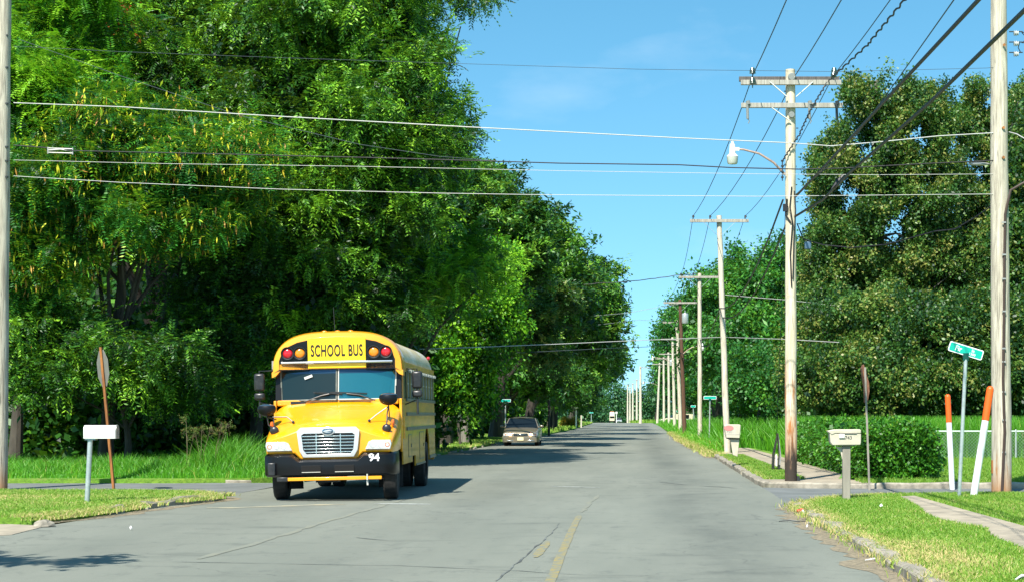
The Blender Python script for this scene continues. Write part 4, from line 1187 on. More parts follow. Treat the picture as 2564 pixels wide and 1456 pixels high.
    mb = MB(); mb.box((-.55, y0 - .02, 2.30), (.16, .02, .05), 0, Matrix.Rotation(R(-20), 3, 'Y')); B(mb, 'inner_mirror', M['porcelain'])
    # ---- side walls
    ax = 6.75; ar = .60
    for s in (-1, 1):
        poly = [(y0 + .05, .62), (5.65, .62), (5.65, .50), (6.05, .50), (6.05, .95)]
        poly = [(y0 + .05, .60), (3.3, .60), (3.3, .72), (4.0, .72), (4.0, .50), (ax - ar, .50)]
        for i in range(9):
            a = math.pi - math.pi * i / 8
            poly.append((ax + ar * math.cos(a), .68 + ar * math.sin(a)))
        poly += [(ax + ar, .56), (L, .56), (L, 1.86), (y0 + .05, 1.86)]
        mb = MB(); mb.prism(poly, .03, 'X', s * 1.20 - .015)
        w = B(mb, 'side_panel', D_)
        mb = MB()
        for z in (1.84, 1.56, 1.27):
            mb.box((s * 1.228, (y0 + .75 + L) / 2, z), (.028, L - y0 - .75, .065))
        mb.box((s * 1.224, (4.0 + 6.15) / 2, .52), (.02, 2.1, .04)); mb.box((s * 1.224, (7.35 + L) / 2, .60), (.02, L - 7.35, .07))
        B(mb, 'rub_rail', M['rail'], bevel=.006)
        # luggage/battery doors
        for (ya, yb, za, zb2) in ((4.9, 5.9, .62, 1.18), (2.5, 3.1, .72, 1.15)):
            mb = MB()
            mb.box((s * 1.217, (ya + yb) / 2, za), (.012, yb - ya, .02)); mb.box((s * 1.217, (ya + yb) / 2, zb2), (.012, yb - ya, .02))
            mb.box((s * 1.217, ya, (za + zb2) / 2), (.012, .02, zb2 - za)); mb.box((s * 1.217, yb, (za + zb2) / 2), (.012, .02, zb2 - za))
            mb.box((s * 1.217, (ya + yb) / 2, (za + zb2) / 2), (.008, yb - ya, zb2 - za), 1)
            mb.box((s * 1.226, yb - .12, (za + zb2) / 2), (.02, .05, .07))
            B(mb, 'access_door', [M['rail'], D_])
        # window band
        n = 9; ya = y0 + 1.05; st = (L - .12 - ya) / n
        mb = MB(); mb.box((s * 1.165, (ya + L) / 2, 2.15), (.02, L - ya - .06, .56)); B(mb, 'window_band', M['side_glass'])
        for i in range(n + 1):
            yy = ya + i * st
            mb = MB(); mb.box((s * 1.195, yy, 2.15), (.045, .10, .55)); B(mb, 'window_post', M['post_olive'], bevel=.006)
        for i in range(n):
            yy = ya + (i + .5) * st
            mb = MB(); mb.box((s * 1.182, yy, 2.17), (.018, st - .12, .028)); mb.box((s * 1.182, yy - st / 2 + .07, 2.15), (.016, .022, .5)); mb.box((s * 1.182, yy + st / 2 - .07, 2.15), (.016, .022, .5))
            B(mb, 'window_sash', M['rail_pale'])
        mb = MB(); mb.box((s * 1.19, y0 + 1.0 , 1.95), (.03, .04, 1.0)); B(mb, 'door_edge', K_)
    # rear wall and chassis
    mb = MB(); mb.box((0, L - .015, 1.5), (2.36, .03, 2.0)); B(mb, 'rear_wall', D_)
    mb = MB(); mb.box((0, L + .1, .62), (2.38, .16, .22)); B(mb, 'rear_bumper', K_, bevel=.02)
    mb = MB(); mb.box((0, 5.2, .75), (.9, 7.2, .25)); mb.box((0, 5.0, 1.0), (2.2, 7.4, .08)); mb.box((.55, 1.2, .62), (.3, 1.0, .3)); mb.box((-.2, 1.3, .45), (.42, .35, .3))
    mb.tube([(-.9, .98, .5), (.9, .98, .5)], .06, 8); mb.tube([(-.9, ax, .5), (.9, ax, .5)], .08, 8); mb.ball((0, ax, .5), .2)
    mb.box((-.02, 6.8, .42), (.3, .1, .5))
    B(mb, 'chassis', K_)
    # mud flaps
    for s in (-1, 1):
        mb = MB(); mb.box((s * .95, 1.62, .42), (.46, .02, .5)); B(mb, 'mud_flap', M['rubber'])
    # ---- hood
    def sec(y, zc, zs, xs, zf, wf, zl):
        h = [(0, zc), (.30, zc - .005), (xs * .78, zs + (zc - zs) * .45), (xs, zs), (wf - .06, zf + (zs - zf) * .35), (wf, zf), (wf + .005, (zf + zl) / 2), (wf - .01, zl)]
        return [(-x, y, z) for x, z in reversed(h[1:])] + [(x, y, z) for x, z in h]
    S = [sec(.10, 1.10, 1.04, .70, 1.02, 1.10, .90),
         sec(.06, 1.30, 1.16, .78, 1.08, 1.13, .88),
         sec(.16, 1.385, 1.22, .82, 1.13, 1.165, .86),
         sec(.42, 1.49, 1.36, .86, 1.20, 1.19, .86),
         sec(.80, 1.63, 1.53, .90, 1.33, 1.20, .88),
         sec(1.15, 1.75, 1.67, .95, 1.47, 1.20, .90),
         sec(1.40, 1.83, 1.78, 1.02, 1.62, 1.20, .92)]
    mb = MB(); mb.loft(S, 0)
    # front apron: between the lamps and around the grille
    f0 = S[0]
    hood = B(mb, 'hood', Y_, sub=2, angle=60)
    mb = MB()
    poly = [(-1.13, .87), (-.62, .87), (-.52, .76), (.52, .76), (.62, .87), (1.13, .87), (1.13, 1.12), (.80, 1.22), (.50, 1.33), (-.50, 1.33), (-.80, 1.22), (-1.13, 1.12)]
    mb.prism(poly, .10, 'Y', .06)
    B(mb, 'front_apron', Y_, bevel=.03)
    # cowl strip
    mb = MB(); mb.box((0, y0 + .03, 1.81), (2.30, .14, .11)); B(mb, 'cowl', Y_, bevel=.02)
    mb = MB()
    for x in (-.75, .95):
        mb = MB(); mb.box((x, y0 - .045, 1.815), (.28, .03, .05)); B(mb, 'cowl_vent', K_)
    # side sheet between hood and body, vent
    for s in (-1, 1):
        mb = MB(); mb.box((s * 1.19, 1.46, 1.35), (.05, .16, 1.02)); B(mb, 'cowl_side', Y_, bevel=.012)
        mb = MB(); mb.box((s * 1.215, 1.70, 1.30), (.02, .26, .42)); 
        for k in range(3): mb.box((s * 1.228, 1.70, 1.18 + .12 * k), (.012, .22, .02))
        B(mb, 'fender_vent', M['orange_vent'], bevel=.006)
        # turn signal on the fender
        mb = MB(); mb.ball((s * 1.12, .62, 1.40), (.035, .09, .075), 12, 8); B(mb, 'turn_signal', M['amber_orange'])
    # ---- grille
    mb = MB()
    o_ = [(-.46, .80), (.46, .80), (.53, .92), (.57, 1.28), (.50, 1.345), (-.50, 1.345), (-.57, 1.28), (-.53, .92)]
    i_ = [(-.40, .855), (.40, .855), (.455, .94), (.485, 1.20), (.44, 1.235), (-.44, 1.235), (-.485, 1.20), (-.455, .94)]
    n = len(o_)
    v = [(x, .00, z) for x, z in o_] + [(x, -.02, z) for x, z in i_] + [(x, .10, z) for x, z in o_] + [(x, .06, z) for x, z in i_]
    fs = []
    for k in range(n):
        j = (k + 1) % n
        fs += [(k, j, n + j, n + k), (k, 2 * n + k, 2 * n + j, j), (n + k, n + j, 3 * n + j, 3 * n + k)]
    mb.add(v, fs, 0)
    gr = B(mb, 'grille', M['chrome_white'], bevel=.008)
    mb = MB(); mb.prism(i_, .02, 'Y', .05); mb.build('grille_recess', K_, gr)
    for k in range(6):
        z = .895 + .058 * k; hw = .43 + .008 * k
        mb = MB(); mb.box((0, .012, z), (hw * 2 + .02, .05, .018)); mb.build('grille_bar', M['chrome'], gr, bevel=.004)
    for x in (-.22, .22):
        mb = MB(); mb.box((x, .028, 1.045), (.016, .04, .36)); mb.build('grille_upright', M['chrome'], gr)
    mb = MB(); mb.ball((0, -.03, 1.275), (.125, .02, .082), 24, 8); em = mb.build('emblem', M['chrome_white'], gr)
    mb = MB(); mb.ball((0, -.042, 1.275), (.103, .014, .062), 24, 8, 0)
    mb.build('emblem_oval', M['emblem_blue'], gr)
    mb = MB(); mb.prism([(-.09, 1.262), (-.02, 1.27), (.09, 1.288), (.03, 1.30), (-.05, 1.286)], .012, 'Y', -.064); mb.prism([(-.075, 1.248), (.05, 1.254), (.075, 1.262), (-.02, 1.262)], .012, 'Y', -.064)
    mb.build('emblem_mark', M['chrome_white'], gr)
    # ---- headlights
    for s in (-1, 1):
        mb = MB()
        poly = [(.66, .925), (1.12, .92), (1.145, 1.02), (1.13, 1.095), (.80, 1.095), (.73, 1.07)]
        poly = [(s * x, z) for x, z in poly]
        if s < 0: poly.reverse()
        mb.prism(poly, .05, 'Y', .022)
        h = B(mb, 'headlight', M['lens'], bevel=.014)
        for k, (xx, rr_, mm) in enumerate(((.82, .04, 'chrome_white'), (.95, .04, 'chrome_white'), (1.07, .035, 'lamp_amber'))):
            b2 = MB(); b2.lathe([(rr_ * .2, .016), (rr_ * .8, .008), (rr_, -.002), (rr_ + .01, .004)], 16, 0, 'Y', (s * xx, .018, 1.005)); b2.build('reflector', M[mm], h)
    # ---- bumper
    mb = MB()
    bs = []
    for (x, y, zt_) in ((-1.21, .75, .86), (-1.21, .30, .86), (-1.16, .06, .86), (-1.0, -.06, .86), (-.66, -.10, .855), (-.54, -.11, .755), (0, -.12, .75), (.54, -.11, .755), (.66, -.10, .855), (1.0, -.06, .86), (1.16, .06, .86), (1.21, .30, .86), (1.21, .75, .86)):
        yy = y
        bs.append([(x * .985, yy + .10, zt_ + .01), (x, yy + .0, zt_ - .035), (x, yy - .012, (zt_ + .45) / 2), (x, yy + .0, .49), (x * .985, yy + .10, .45)])
    mb.loft(bs, 0)
    bp = B(mb, 'bumper', M['black_gloss'], angle=50)
    for x in (-.30, .30):
        mb = MB(); mb.box((x, -.132, .60), (.36, .02, .115)); mb.build('bumper_opening', M['void'], bp, bevel=.02)
        mb = MB(); mb.box((x, -.138, .535), (.34, .012, .012)); mb.build('opening_lip', M['rail_pale'], bp)
    mb = MB(); mb.box((-1.02, -.09, .60), (.14, .06, .24)); mb.build('tow_hook_box', K_, bp, bevel=.02)
    lettering('94', .185, M['white_letter'], bp, (.84, -.105, .775), rot=(R(90), 0, R(7)), sx=1.05, bold=.006, name='fleet_number')
    # ---- crossing arm
    mb = MB(); mb.box((.05, -.19, .415), (1.86, .035, .062)); ca = B(mb, 'crossing_arm', M['yellow'], bevel=.008)
    mb = MB(); mb.box((-.81, -.19, .415), (.20, .045, .080)); mb.build('arm_hinge', K_, ca, bevel=.01)
    mb = MB(); mb.box((.72, -.205, .43), (.025, .04, .11)); mb.box((.72, -.17, .34), (.03, .03, .12)); mb.build('arm_clip', M['rail_pale'], ca)
    mb = MB(); mb.add([(.86, -.15, .36), (1.0, -.15, .40), (1.0, -.05, .40), (.86, -.05, .36)], [(0, 1, 2, 3)]); mb.build('arm_tip', M['rail_pale'], ca)
    # ---- wipers
    for (x0, x1, xt) in ((-.62, -.05, -.30), (.72, .02, .42)):
        mb = MB()
        mb.tube([(x0, y0 - .12, 1.83), (xt, y0 - .13, 1.94), (x1 * .6 + xt * .4, y0 - .12, 1.97)], .012, 6)
        mb.box(((xt + x1) / 2, y0 - .11, 1.985), (abs(x1 - xt) + .3, .02, .022), 0, Matrix.Rotation(R(4 if x0 < 0 else 3), 3, 'Y'))
        B(mb, 'wiper', K_)
    # ---- crossview mirrors on the hood fenders
    for s in (-1, 1):
        c = Vector((s * 1.00 + (.05 if s > 0 else -.16), .55, 1.86 if s > 0 else 1.72))
        if s < 0: c = Vector((-1.20, .55, 1.70))
        mb = MB()
        mb.ball(c, (.175, .12, .135), 20, 8, 0, -1, .45)
        mr_ = B(mb, 'cross_view_mirror', M['black_gloss'])
        mb = MB(); mb.ball(c + Vector((0, .0, .05)), (.160, .10, .05), 20, 5, 0, -.2, 1); mb.build('mirror_glass', M['mirror_dark'], mr_)
        mb = MB()
        base = Vector((s * 1.02, .40, 1.33))
        mb.tube([c + Vector((0, 0, -.13)), c + Vector((-s * .03, 0, -.30)), base], .012, 6)
        mb.tube([c + Vector((0, 0, -.15)), Vector((s * .82, .50, 1.55)), Vector((s * .70, .45, 1.45))], .011, 6)
        mb.tube([c + Vector((0, .02, -.15)), Vector((s * 1.05, .70, 1.50))], .010, 6)
        mb.ball(Vector((s * .70, .45, 1.45)), .028, 8, 6)
        mb.build('mirror_arm', K_, mr_)
        mb = MB(); mb.ball((s * 1.03, .33, 1.30), (.085, .05, .085), 12, 8, 0); mb.tube([(s * 1.03, .33, 1.38), (s * 1.05, .40, 1.52)], .012, 6)
        B(mb, 'hood_mirror', K_)
    # ---- side mirrors (flat + convex) on tubular frames
    for s in (-1, 1):
        x = s * (1.46 if s > 0 else 1.50); yy = y0 + (.55 if s > 0 else .1)
        mb = MB(); mb.box((x, yy, 2.22), (.20, .10, .34)); m1 = B(mb, 'side_mirror', K_, bevel=.04)
        mb = MB(); mb.box((x, yy + .055, 2.22), (.16, .01, .29)); mb.build('mirror_face', M['mirror_dark'], m1)
        mb = MB(); mb.box((x, yy, 1.95), (.20, .12, .14)); m2 = B(mb, 'side_mirror', K_, bevel=.04)
        mb = MB()
        mb.tube([(s * 1.20, yy + .1, 2.44), (x, yy, 2.43), (x, yy, 1.84), (s * 1.19, yy + .1, 1.74)], .014, 7)
        mb.tube([(x, yy, 1.84), (x, yy, 1.55)], .022, 6)
        mb.build('mirror_frame', K_, m1)
    # ---- wheels
    def wheel(x, y, wd, steer=0, dual=False):
        e = bpy.data.objects.new('wheel', None); link(e, root); e.location = (x, y, .50); e.rotation_euler = (0, 0, steer)
        mb = MB()
        for dx in ((0,) if not dual else (-.16, .16)):
            h = wd / 2
            mb.lathe([(.30, -h * .8), (.40, -h), (.47, -h * .95), (.497, -h * .72), (.503, 0), (.497, h * .72), (.47, h * .95), (.40, h), (.30, h * .8)], 36, 0, 'X', (dx, 0, 0))
        mb.build('tyre', M['rubber'], e)
        mb = MB(); sx_ = 1 if x > 0 else -1
        hx = sx_ * (wd / 2 + (.16 if dual else 0))
        mb.lathe([(0, hx * .75), (.10, hx * .8), (.13, hx * .35), (.25, hx * .3), (.30, hx * .8)], 28, 0, 'X')
        for k in range(8):
            a = k * math.pi / 4; mb.ball((hx * .38, .18 * math.cos(a), .18 * math.sin(a)), .018, 6, 4)
        mb.build('rim', M['rim_grey'], e)
        return e
    wheel(-1.02, .98, .27, R(3)); wheel(1.02, .98, .27, R(3))
    wheel(-.90, ax, .26, 0, True); wheel(.90, ax, .26, 0, True)
    return root
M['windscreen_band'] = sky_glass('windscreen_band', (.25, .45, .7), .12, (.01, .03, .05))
M['rail_pale'] = pmat('pale_trim', (.48, .48, .42), .4)
M['yellow_sign'] = pmat('sign_yellow', (.90, .62, .008), .35, coat=.3)
M['chrome_white'] = pmat('bright_chrome', (.86, .86, .86), .28, .55)
M['emblem_blue'] = pmat('emblem_blue', (.10, .16, .22), .25, .3)
M['lamp_amber'] = pmat('amber_reflector', (.75, .22, .10), .2, .3)
M['amber_orange'] = pmat('amber_signal', (.85, .16, .02), .25, coat=.5)
M['void'] = pmat('black_void', (.003, .003, .003), .9)
M['mirror_dark'] = pmat('mirror_glass', (.35, .38, .38), .05, .95)
M['rim_grey'] = pmat('rim_paint', (.05, .05, .05), .6)
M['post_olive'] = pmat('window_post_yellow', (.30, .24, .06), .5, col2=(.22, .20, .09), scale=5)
bus = build_bus()
bus.location = (-5.58, 31.35, 0)
bus.rotation_euler = (0, 0, R(2.0))
for c in bus.children:
    if c.rotation_euler[1] != 0: c.location.z = .015
# ================================================================= sedan
def build_sedan():
    root = thing('car', 'champagne sedan with its headlights on, driving behind the bus', 'car', (0, 0, 0))
    # body sections along y (0 = nose), each: half profile (x, z)
    def sec(y, w, zt, zs, zb):
        h = [(0, zt), (w * .55, zt - .004), (w * .86, zt - .03), (w * .97, zs), (w, (zs + zb) / 2 + .05), (w * .985, zb + .10), (w * .93, zb)]
        return [(-x, y, z) for x, z in reversed(h[1:])] + [(x, y, z) for x, z in h]
    S = [sec(.0, .74, .60, .56, .26), sec(.05, .82, .70, .62, .20), sec(.25, .89, .76, .68, .19), sec(.8, .92, .86, .78, .19), sec(1.35, .93, .95, .86, .19),
         sec(2.4, .93, .97, .90, .19), sec(3.6, .93, .98, .91, .20), sec(4.3, .92, .97, .90, .24), sec(4.85, .88, .93, .84, .28), sec(5.0, .80, .80, .70, .34)]
    mb = MB(); mb.loft(S, 0); mb.add(S[0], [tuple(range(len(S[0])))]); mb.add(S[-1], [tuple(range(len(S[-1])))])
    mb.build('body', M['silver'], root, sub=1, angle=60)
    # greenhouse
    def gsec(y, wb, wt, zb, zt): return [(-wb, y, zb), (-(wb + wt) / 2 - .01, y, (zb + zt) / 2), (-wt, y, zt - .05), (-wt * .8, y, zt), (0, y, zt + .015), (wt * .8, y, zt), (wt, y, zt - .05), ((wb + wt) / 2 + .01, y, (zb + zt) / 2), (wb, y, zb)]
    mb = MB(); g = [gsec(1.95, .66, .60, 1.30, 1.38), gsec(2.3, .66, .60, 1.34, 1.43), gsec(2.9, .66, .60, 1.34, 1.445), gsec(3.6, .66, .58, 1.33, 1.42), gsec(3.9, .64, .56, 1.30, 1.37)]
    mb.loft(g, 0); mb.build('roof', M['silver'], root)
    mb = MB(); mb.add([(-.80, 1.22, .90), (.80, 1.22, .90), (.64, 1.96, 1.37), (-.64, 1.96, 1.37)], [(0, 1, 2, 3)]); mb.build('windscreen', M['glass_dark'], root)
    mb = MB(); mb.add([(-.80, 4.55, .93), (.80, 4.55, .93), (.62, 3.88, 1.34), (-.62, 3.88, 1.34)], [(0, 1, 2, 3)]); mb.build('rear_window', M['glass_dark'], root)
    for s in (-1, 1):
        mb = MB(); mb.add([(s * .86, 1.30, .90), (s * .86, 4.45, .92), (s * .66, 3.88, 1.34), (s * .66, 1.98, 1.36)], [(0, 1, 2, 3)]); mb.build('side_window', M['glass_dark'], root)
        mb = MB(); mb.beam((s * .84, 1.20, .90), (s * .655, 1.97, 1.365), .05, .04); mb.beam((s * .86, 2.85, .92), (s * .67, 2.8, 1.36), .05, .04); mb.beam((s * .82, 4.55, .93), (s * .64, 3.88, 1.35), .06, .05); mb.build('pillar', M['silver'], root)
        mb = MB(); mb.ball((s * 1.0, 1.45, .97), (.11, .06, .075), 12, 8); mb.box((s * .9, 1.47, .94), (.14, .04, .04)); mb.build('wing_mirror', M['silver'], root)
        mb = MB(); mb.prism([(s * .40, .50), (s * .84, .49), (s * .86, .61), (s * .70, .66), (s * .41, .64)], .06, 'Y', -.012); h = mb.build('headlight', M['lens'], root, bevel=.01)
        mb = MB(); mb.ball((s * .52, -.02, .575), (.075, .02, .062), 14, 8); mb.build('bulb', M['headlight_on'], h)
        mb = MB(); mb.ball((s * .74, -.005, .565), (.04, .02, .035), 10, 6); mb.build('turn_lamp', M['lamp_amber'], h)
        mb = MB(); mb.box((s * .52, -.045, .27), (.34, .03, .05)); mb.build('fog_recess', M['chrome'], root, bevel=.01)
    mb = MB(); mb.box((0, -.012, .575), (.70, .03, .12)); mb.build('grille', M['black'], root, bevel=.02)
    mb = MB()
    for z in (.54, .575, .61): mb.box((0, -.032, z), (.68, .02, .013))
    mb.ball((0, -.045, .575), (.07, .015, .022), 10, 6)
    mb.build('grille_bar', M['chrome'], root)
    mb = MB()
    bs = [[(x, y + .06, .50), (x, y, .46), (x, y - .01, .34), (x, y + .02, .20), (x, y + .08, .19)] for x, y in ((-.93, .45), (-.91, .18), (-.80, .02), (-.5, -.05), (0, -.07), (.5, -.05), (.80, .02), (.91, .18), (.93, .45))]
    mb.loft(bs, 0); mb.build('bumper', M['silver'], root)
    mb = MB(); mb.box((0, -.088, .36), (.31, .012, .16)); mb.build('number_plate', M['plate'], root)
    mb = MB(); mb.box((0, 2.4, .24), (1.6, 4.4, .1)); mb.build('underbody', M['black'], root)
    mb = MB(); mb.box((0, 1.75, .92), (1.3, .5, .1)); mb.build('dashboard', M['interior'], root)
    for x in (-.78, .78):
        for y in (.95, 3.95):
            e = bpy.data.objects.new('wheel', None); link(e, root); e.location = (x, y, .33)
            mb = MB(); mb.lathe([(.20, -.09), (.28, -.11), (.325, -.08), (.33, 0), (.325, .08), (.28, .11), (.20, .09)], 24, 0, 'X'); mb.build('tyre', M['rubber'], e)
            mb = MB(); s = 1 if x > 0 else -1; mb.lathe([(0, s * .07), (.06, s * .08), (.18, s * .05), (.21, s * .09)], 20, 0, 'X'); mb.build('rim', M['galv'], e)
    return root
car = build_sedan()
p = at(1305, 1115, 86.2)
car.location = (p.x, 85.5, .008)
car.rotation_euler = (0, 0, R(1.0))

M['riser'] = pmat('brown_black_riser', (.05, .03, .022), .6)
M['green_ins'] = pmat('dark_green_insulator', (.03, .06, .045), .2, coat=.5)
M['porcelain_grey'] = pmat('grey_porcelain', (.22, .23, .21), .3)

# ================================================================= utility poles
def insulator(mb, c, r=.05, h=.14, m=0):
    mb.lathe([(.012, 0), (.012, h * .4), (r, h * .45), (r * .8, h * .62), (r * .95, h * .66), (r * .6, h), (0, h * 1.02)], 12, m, 'Z', c)
def pole_mesh(mb, base_r, top_r, H, lean=(0, 0), seed=0, m=0):
    rr = random.Random(seed); n = 14; pts = []; rs = []
    for i in range(n + 1):
        t = i / n; pts.append((lean[0] * t + rr.uniform(-.008, .008), lean[1] * t + rr.uniform(-.008, .008), -.15 + (H + .15) * t)); rs.append(base_r + (top_r - base_r) * t + rr.uniform(-.003, .003))
    mb.tube(pts, rs, 16, m)
def upole(label, x, Y, H, r0, r1, lean=0.0, wood_='pole_pale', arm=True, armw=2.25, ins=(-1.0, -.35, 1.0), lamp=None, seed=0, transformer=False, group='utility poles receding along the right side of the street', arm_side=0.0):
    root = thing('utility_pole', label, 'utility pole', (x, Y, gz(Y)), 0, group)
    mb = MB(); pole_mesh(mb, r0, r1, H, (lean, 0), seed); mb.build('pole', M[wood_], root)
    tx = lean
    if arm:
        za = H - .22
        mb = MB(); mb.box((tx + arm_side, -.17, za), (armw, .10, .12)); mb.build('crossarm', M['arm_wood'], root, bevel=.006)
        for s in (-1, 1):
            if arm_side and s < 0 < arm_side: continue
            mb = MB(); mb.beam((tx + s * .62, -.20, za - .04), (tx + s * .08, -.15, za - .55), .035, .012); mb.build('arm_brace', M['galv'], root)
        for k in ins:
            mb = MB(); insulator(mb, (tx + k, -.17, za + .06), .05, .16); mb.build('insulator', M['dark_metal'], root)
    if lamp:
        z, ln = lamp
        street_lamp(root, tx * z / H, z, ln)
    if transformer:
        mb = MB(); mb.lathe([(0, 0), (.20, 0), (.22, .04), (.22, .62), (.20, .68), (0, .70)], 20, 0, 'Z', (tx + .34, -.1, H - 1.6)); mb.tube([(tx + .34, -.1, H - .9), (tx + .34, -.1, H - .72)], .03, 8); mb.build('transformer', M['galv'], root)
    return root
def street_lamp(root, tx, z, ln):
    """curved arm reaching to the left with a bucket luminaire; parts of the pole"""
    d = -1 if ln > 0 else 1; L_ = abs(ln)
    mb = MB()
    mb.tube([(tx + d * .08, -.1, z - .45), (tx + d * (.08 + L_ * .22), -.1, z - .18), (tx + d * (.08 + L_ * .5), -.1, z + .02), (tx + d * (.08 + L_ * .8), -.1, z + .11), (tx + d * L_, -.1, z + .12)], [.028, .026, .024, .022, .02], 8)
    mb.build('lamp_arm', M['lamp_arm'], root)
    hx = tx + d * (L_ + .10)
    mb = MB()
    mb.lathe([(0, .30), (.03, .28), (.035, .24), (.06, .23), (.07, .10), (.07, .02), (.125, -.03), (.13, -.05)], 18, 0, 'Z', (hx, -.1, z))
    mb.box((hx - d * .10, -.1, z + .12), (.10, .06, .07))
    h = mb.build('lamp_head', M['white'], root)
    mb = MB(); mb.lathe([(.127, -.05), (.115, -.18), (.10, -.21), (0, -.215)], 18, 0, 'Z', (hx, -.1, z)); mb.build('lamp_refractor', M['lamp_glass'], h)
M['lamp_arm'] = pmat('weathered_lamp_arm', (.42, .32, .26), .5, .3, col2=(.30, .20, .14), scale=8)

# tall stained pole (first of the row)
p1 = gnd(1980, 1215); H1 = HC + (1035 - 175) / F * p1.y
P1x, P1y = p1.x, p1.y
root = thing('utility_pole', 'tall pole with rust-stained blackened foot, two levels of crossarms and a lamp', 'utility pole', (P1x, P1y, 0), 0, 'utility poles receding along the right side of the street')
mb = MB(); pole_mesh(mb, .138, .108, H1, (-.02, 0), 4); mb.build('pole', M['pole_burnt'], root)
k = P1y / F
def pz(y): return HC + (CY - y) * k
for (y, x0, x1, dy, mt) in ((195, 1851, 2103, .17, 'arm_dark'), (211, 1853, 2103, -.17, 'arm_wood'), (268, 1854, 2107, -.17, 'arm_wood')):
    mb = MB(); mb.box((((x0 + x1) / 2 - 1980) * k, dy, pz(y)), ((x1 - x0) * k, .09, .105)); mb.build('crossarm', M[mt], root, bevel=.006)
for (xa, ya, xb, yb) in ((1925, 211, 1968, 246), (2032, 211, 1991, 246), (1930, 275, 1977, 307)):
    mb = MB(); mb.beam(((xa - 1980) * k, -.235, pz(ya)), ((xb - 1980) * k, -.16, pz(yb)), .04, .014); mb.build('arm_brace', M['white'], root)
for (x, y, h) in ((1885, 195, .17), (1882, 216, .15), (2090, 195, .17), (2084, 200, .15)):
    mb = MB(); insulator(mb, ((x - 1980) * k, .17 if y == 195 else -.20, pz(y) + (.03 if y == 195 else -.08)), .075, .22); mb.build('insulator', M['green_ins'], root)
mb = MB(); mb.lathe([(0, -.05), (.07, -.05), (.09, -.02), (.05, 0), (.085, .03), (.05, .06), (0, .07)], 14, 0, 'Y', (0, -.16, pz(197))); mb.build('insulator', M['porcelain_grey'], root)
mb = MB(); mb.lathe([(.0, -.03), (.06, -.03), (.075, 0), (0, .02)], 14, 0, 'Y', (0, -.16, pz(291))); mb.build('insulator', M['porcelain_grey'], root)
for x in (1870, 2024, 2092):
    b0 = ((x - 1980) * k, -.22, pz(280))
    mb = MB(); mb.tube([(b0[0] - .01, b0[1], b0[2] + .16), (b0[0], b0[1], b0[2] - .20)], .03, 8); mb.tube([(b0[0], b0[1], b0[2] - .20), (b0[0] + .04, b0[1], b0[2] - .24), (b0[0] + .01, b0[1], b0[2] - .30)], .012, 6); mb.tube([(b0[0], b0[1], b0[2] + .2), (b0[0] + .02, b0[1], b0[2] + .12)], .045, 8)
    mb.build('fuse_cutout', M['porcelain_grey' if x != 2092 else 'dark_metal'], root)
mb = MB()
for i in range(9):
    s = 1 if i % 2 else -1
    mb.box((s * .135, -.02, 2.2 + i * .82), (.05, .02, .02))
mb.build('climbing_step', M['dark_metal'], root)
mb = MB(); xr = (1957 - 1980) * k
mb.tube([(xr, -.12, pz(405)), (xr, -.12, pz(455))], .012, 6)
for y in (405, 418, 432, 446): mb.box((xr, -.12, pz(y)), (.06, .05, .035))
mb.build('secondary_rack', M['dark_metal'], root)
mb = MB(); mb.tube([(.0, -.14, pz(470)), (-.04, -.15, pz(520)), (.02, -.15, pz(560)), (-.03, -.15, pz(640)), (.0, -.14, pz(720))], .016, 6)
mb.tube([(.06, -.13, pz(480)), (.09, -.13, pz(530)), (.05, -.14, pz(600)), (.03, -.14, pz(700))], .014, 6)
mb.tube([(-.1, -.12, pz(500)), (-.13, -.12, pz(540)), (-.02, -.14, pz(560))], .02, 6); mb.box((-.14, -.12, pz(522)), (.10, .09, .16))
mb.build('cable_bundle', M['cable'], root)
mb = MB(); mb.tube([(-.12, 0, 0), (-.12, 0, .25)], .02); mb.box((.155, 0, .12), (.06, .14, .2)); mb.build('foot_bracket', M['dark_metal'], root)
street_lamp(root, -.06, pz(389), (1980 - 1845) * k + .05 - .1)
# further poles: (top x, top y, base x, label ...)
specs = [
 (1800, 540, 1821, 66.0, .125, .10, 'pole_pale', dict(lab='pale leaning pole with one white crossarm, second along the right side', transformer=False)),
 (1751, 684, 1752, 92.5, .13, .10, 'pole_pale', dict(lab='pale pole with one crossarm, third along the right side')),
 (1702, 750, 1714, 116.5, .15, .11, 'pole_brown', dict(lab='dark brown leaning pole carrying a transformer, fourth along the right side', transformer=True, lamp=(6.1, -1.3))),
 (1694, 800, 1704, 138.0, .16, .12, 'pole_pale', dict(lab='pale pole just left of the brown pole, fifth along the right side')),
 (1683, 843, 1689, 168.0, .16, .12, 'pole_pale', dict(lab='pale pole, sixth along the right side', lamp=(7.0, 1.9))),
 (1673, 881, 1675, 205.0, .17, .13, 'pole_pale', dict(lab='distant pale pole with a transformer can, seventh along the right side', transformer=True)),
 (1661, 893, 1662, 232.0, .17, .13, 'pole_pale', dict(lab='distant pale pole, eighth along the right side')),
 (1651, 907, 1645, 255.0, .18, .13, 'pole_pale', dict(lab='distant leaning pale pole with a round lamp, ninth along the right side', lamp=(6.2, 2.2))),
]
pole_tops = [(P1x - .02, P1y, H1)]
for i, (tx, ty, bx, Y, r0, r1, wd, d) in enumerate(specs):
    top = at(tx, ty, Y); bxw = (bx - CX) / F * Y
    H = top.z - gz(Y)
    upole(d['lab'], bxw, Y, H, r0, r1, top.x - bxw, wd, lamp=d.get('lamp'), seed=20 + i, transformer=d.get('transformer', False))
    pole_tops.append((top.x, Y, top.z))
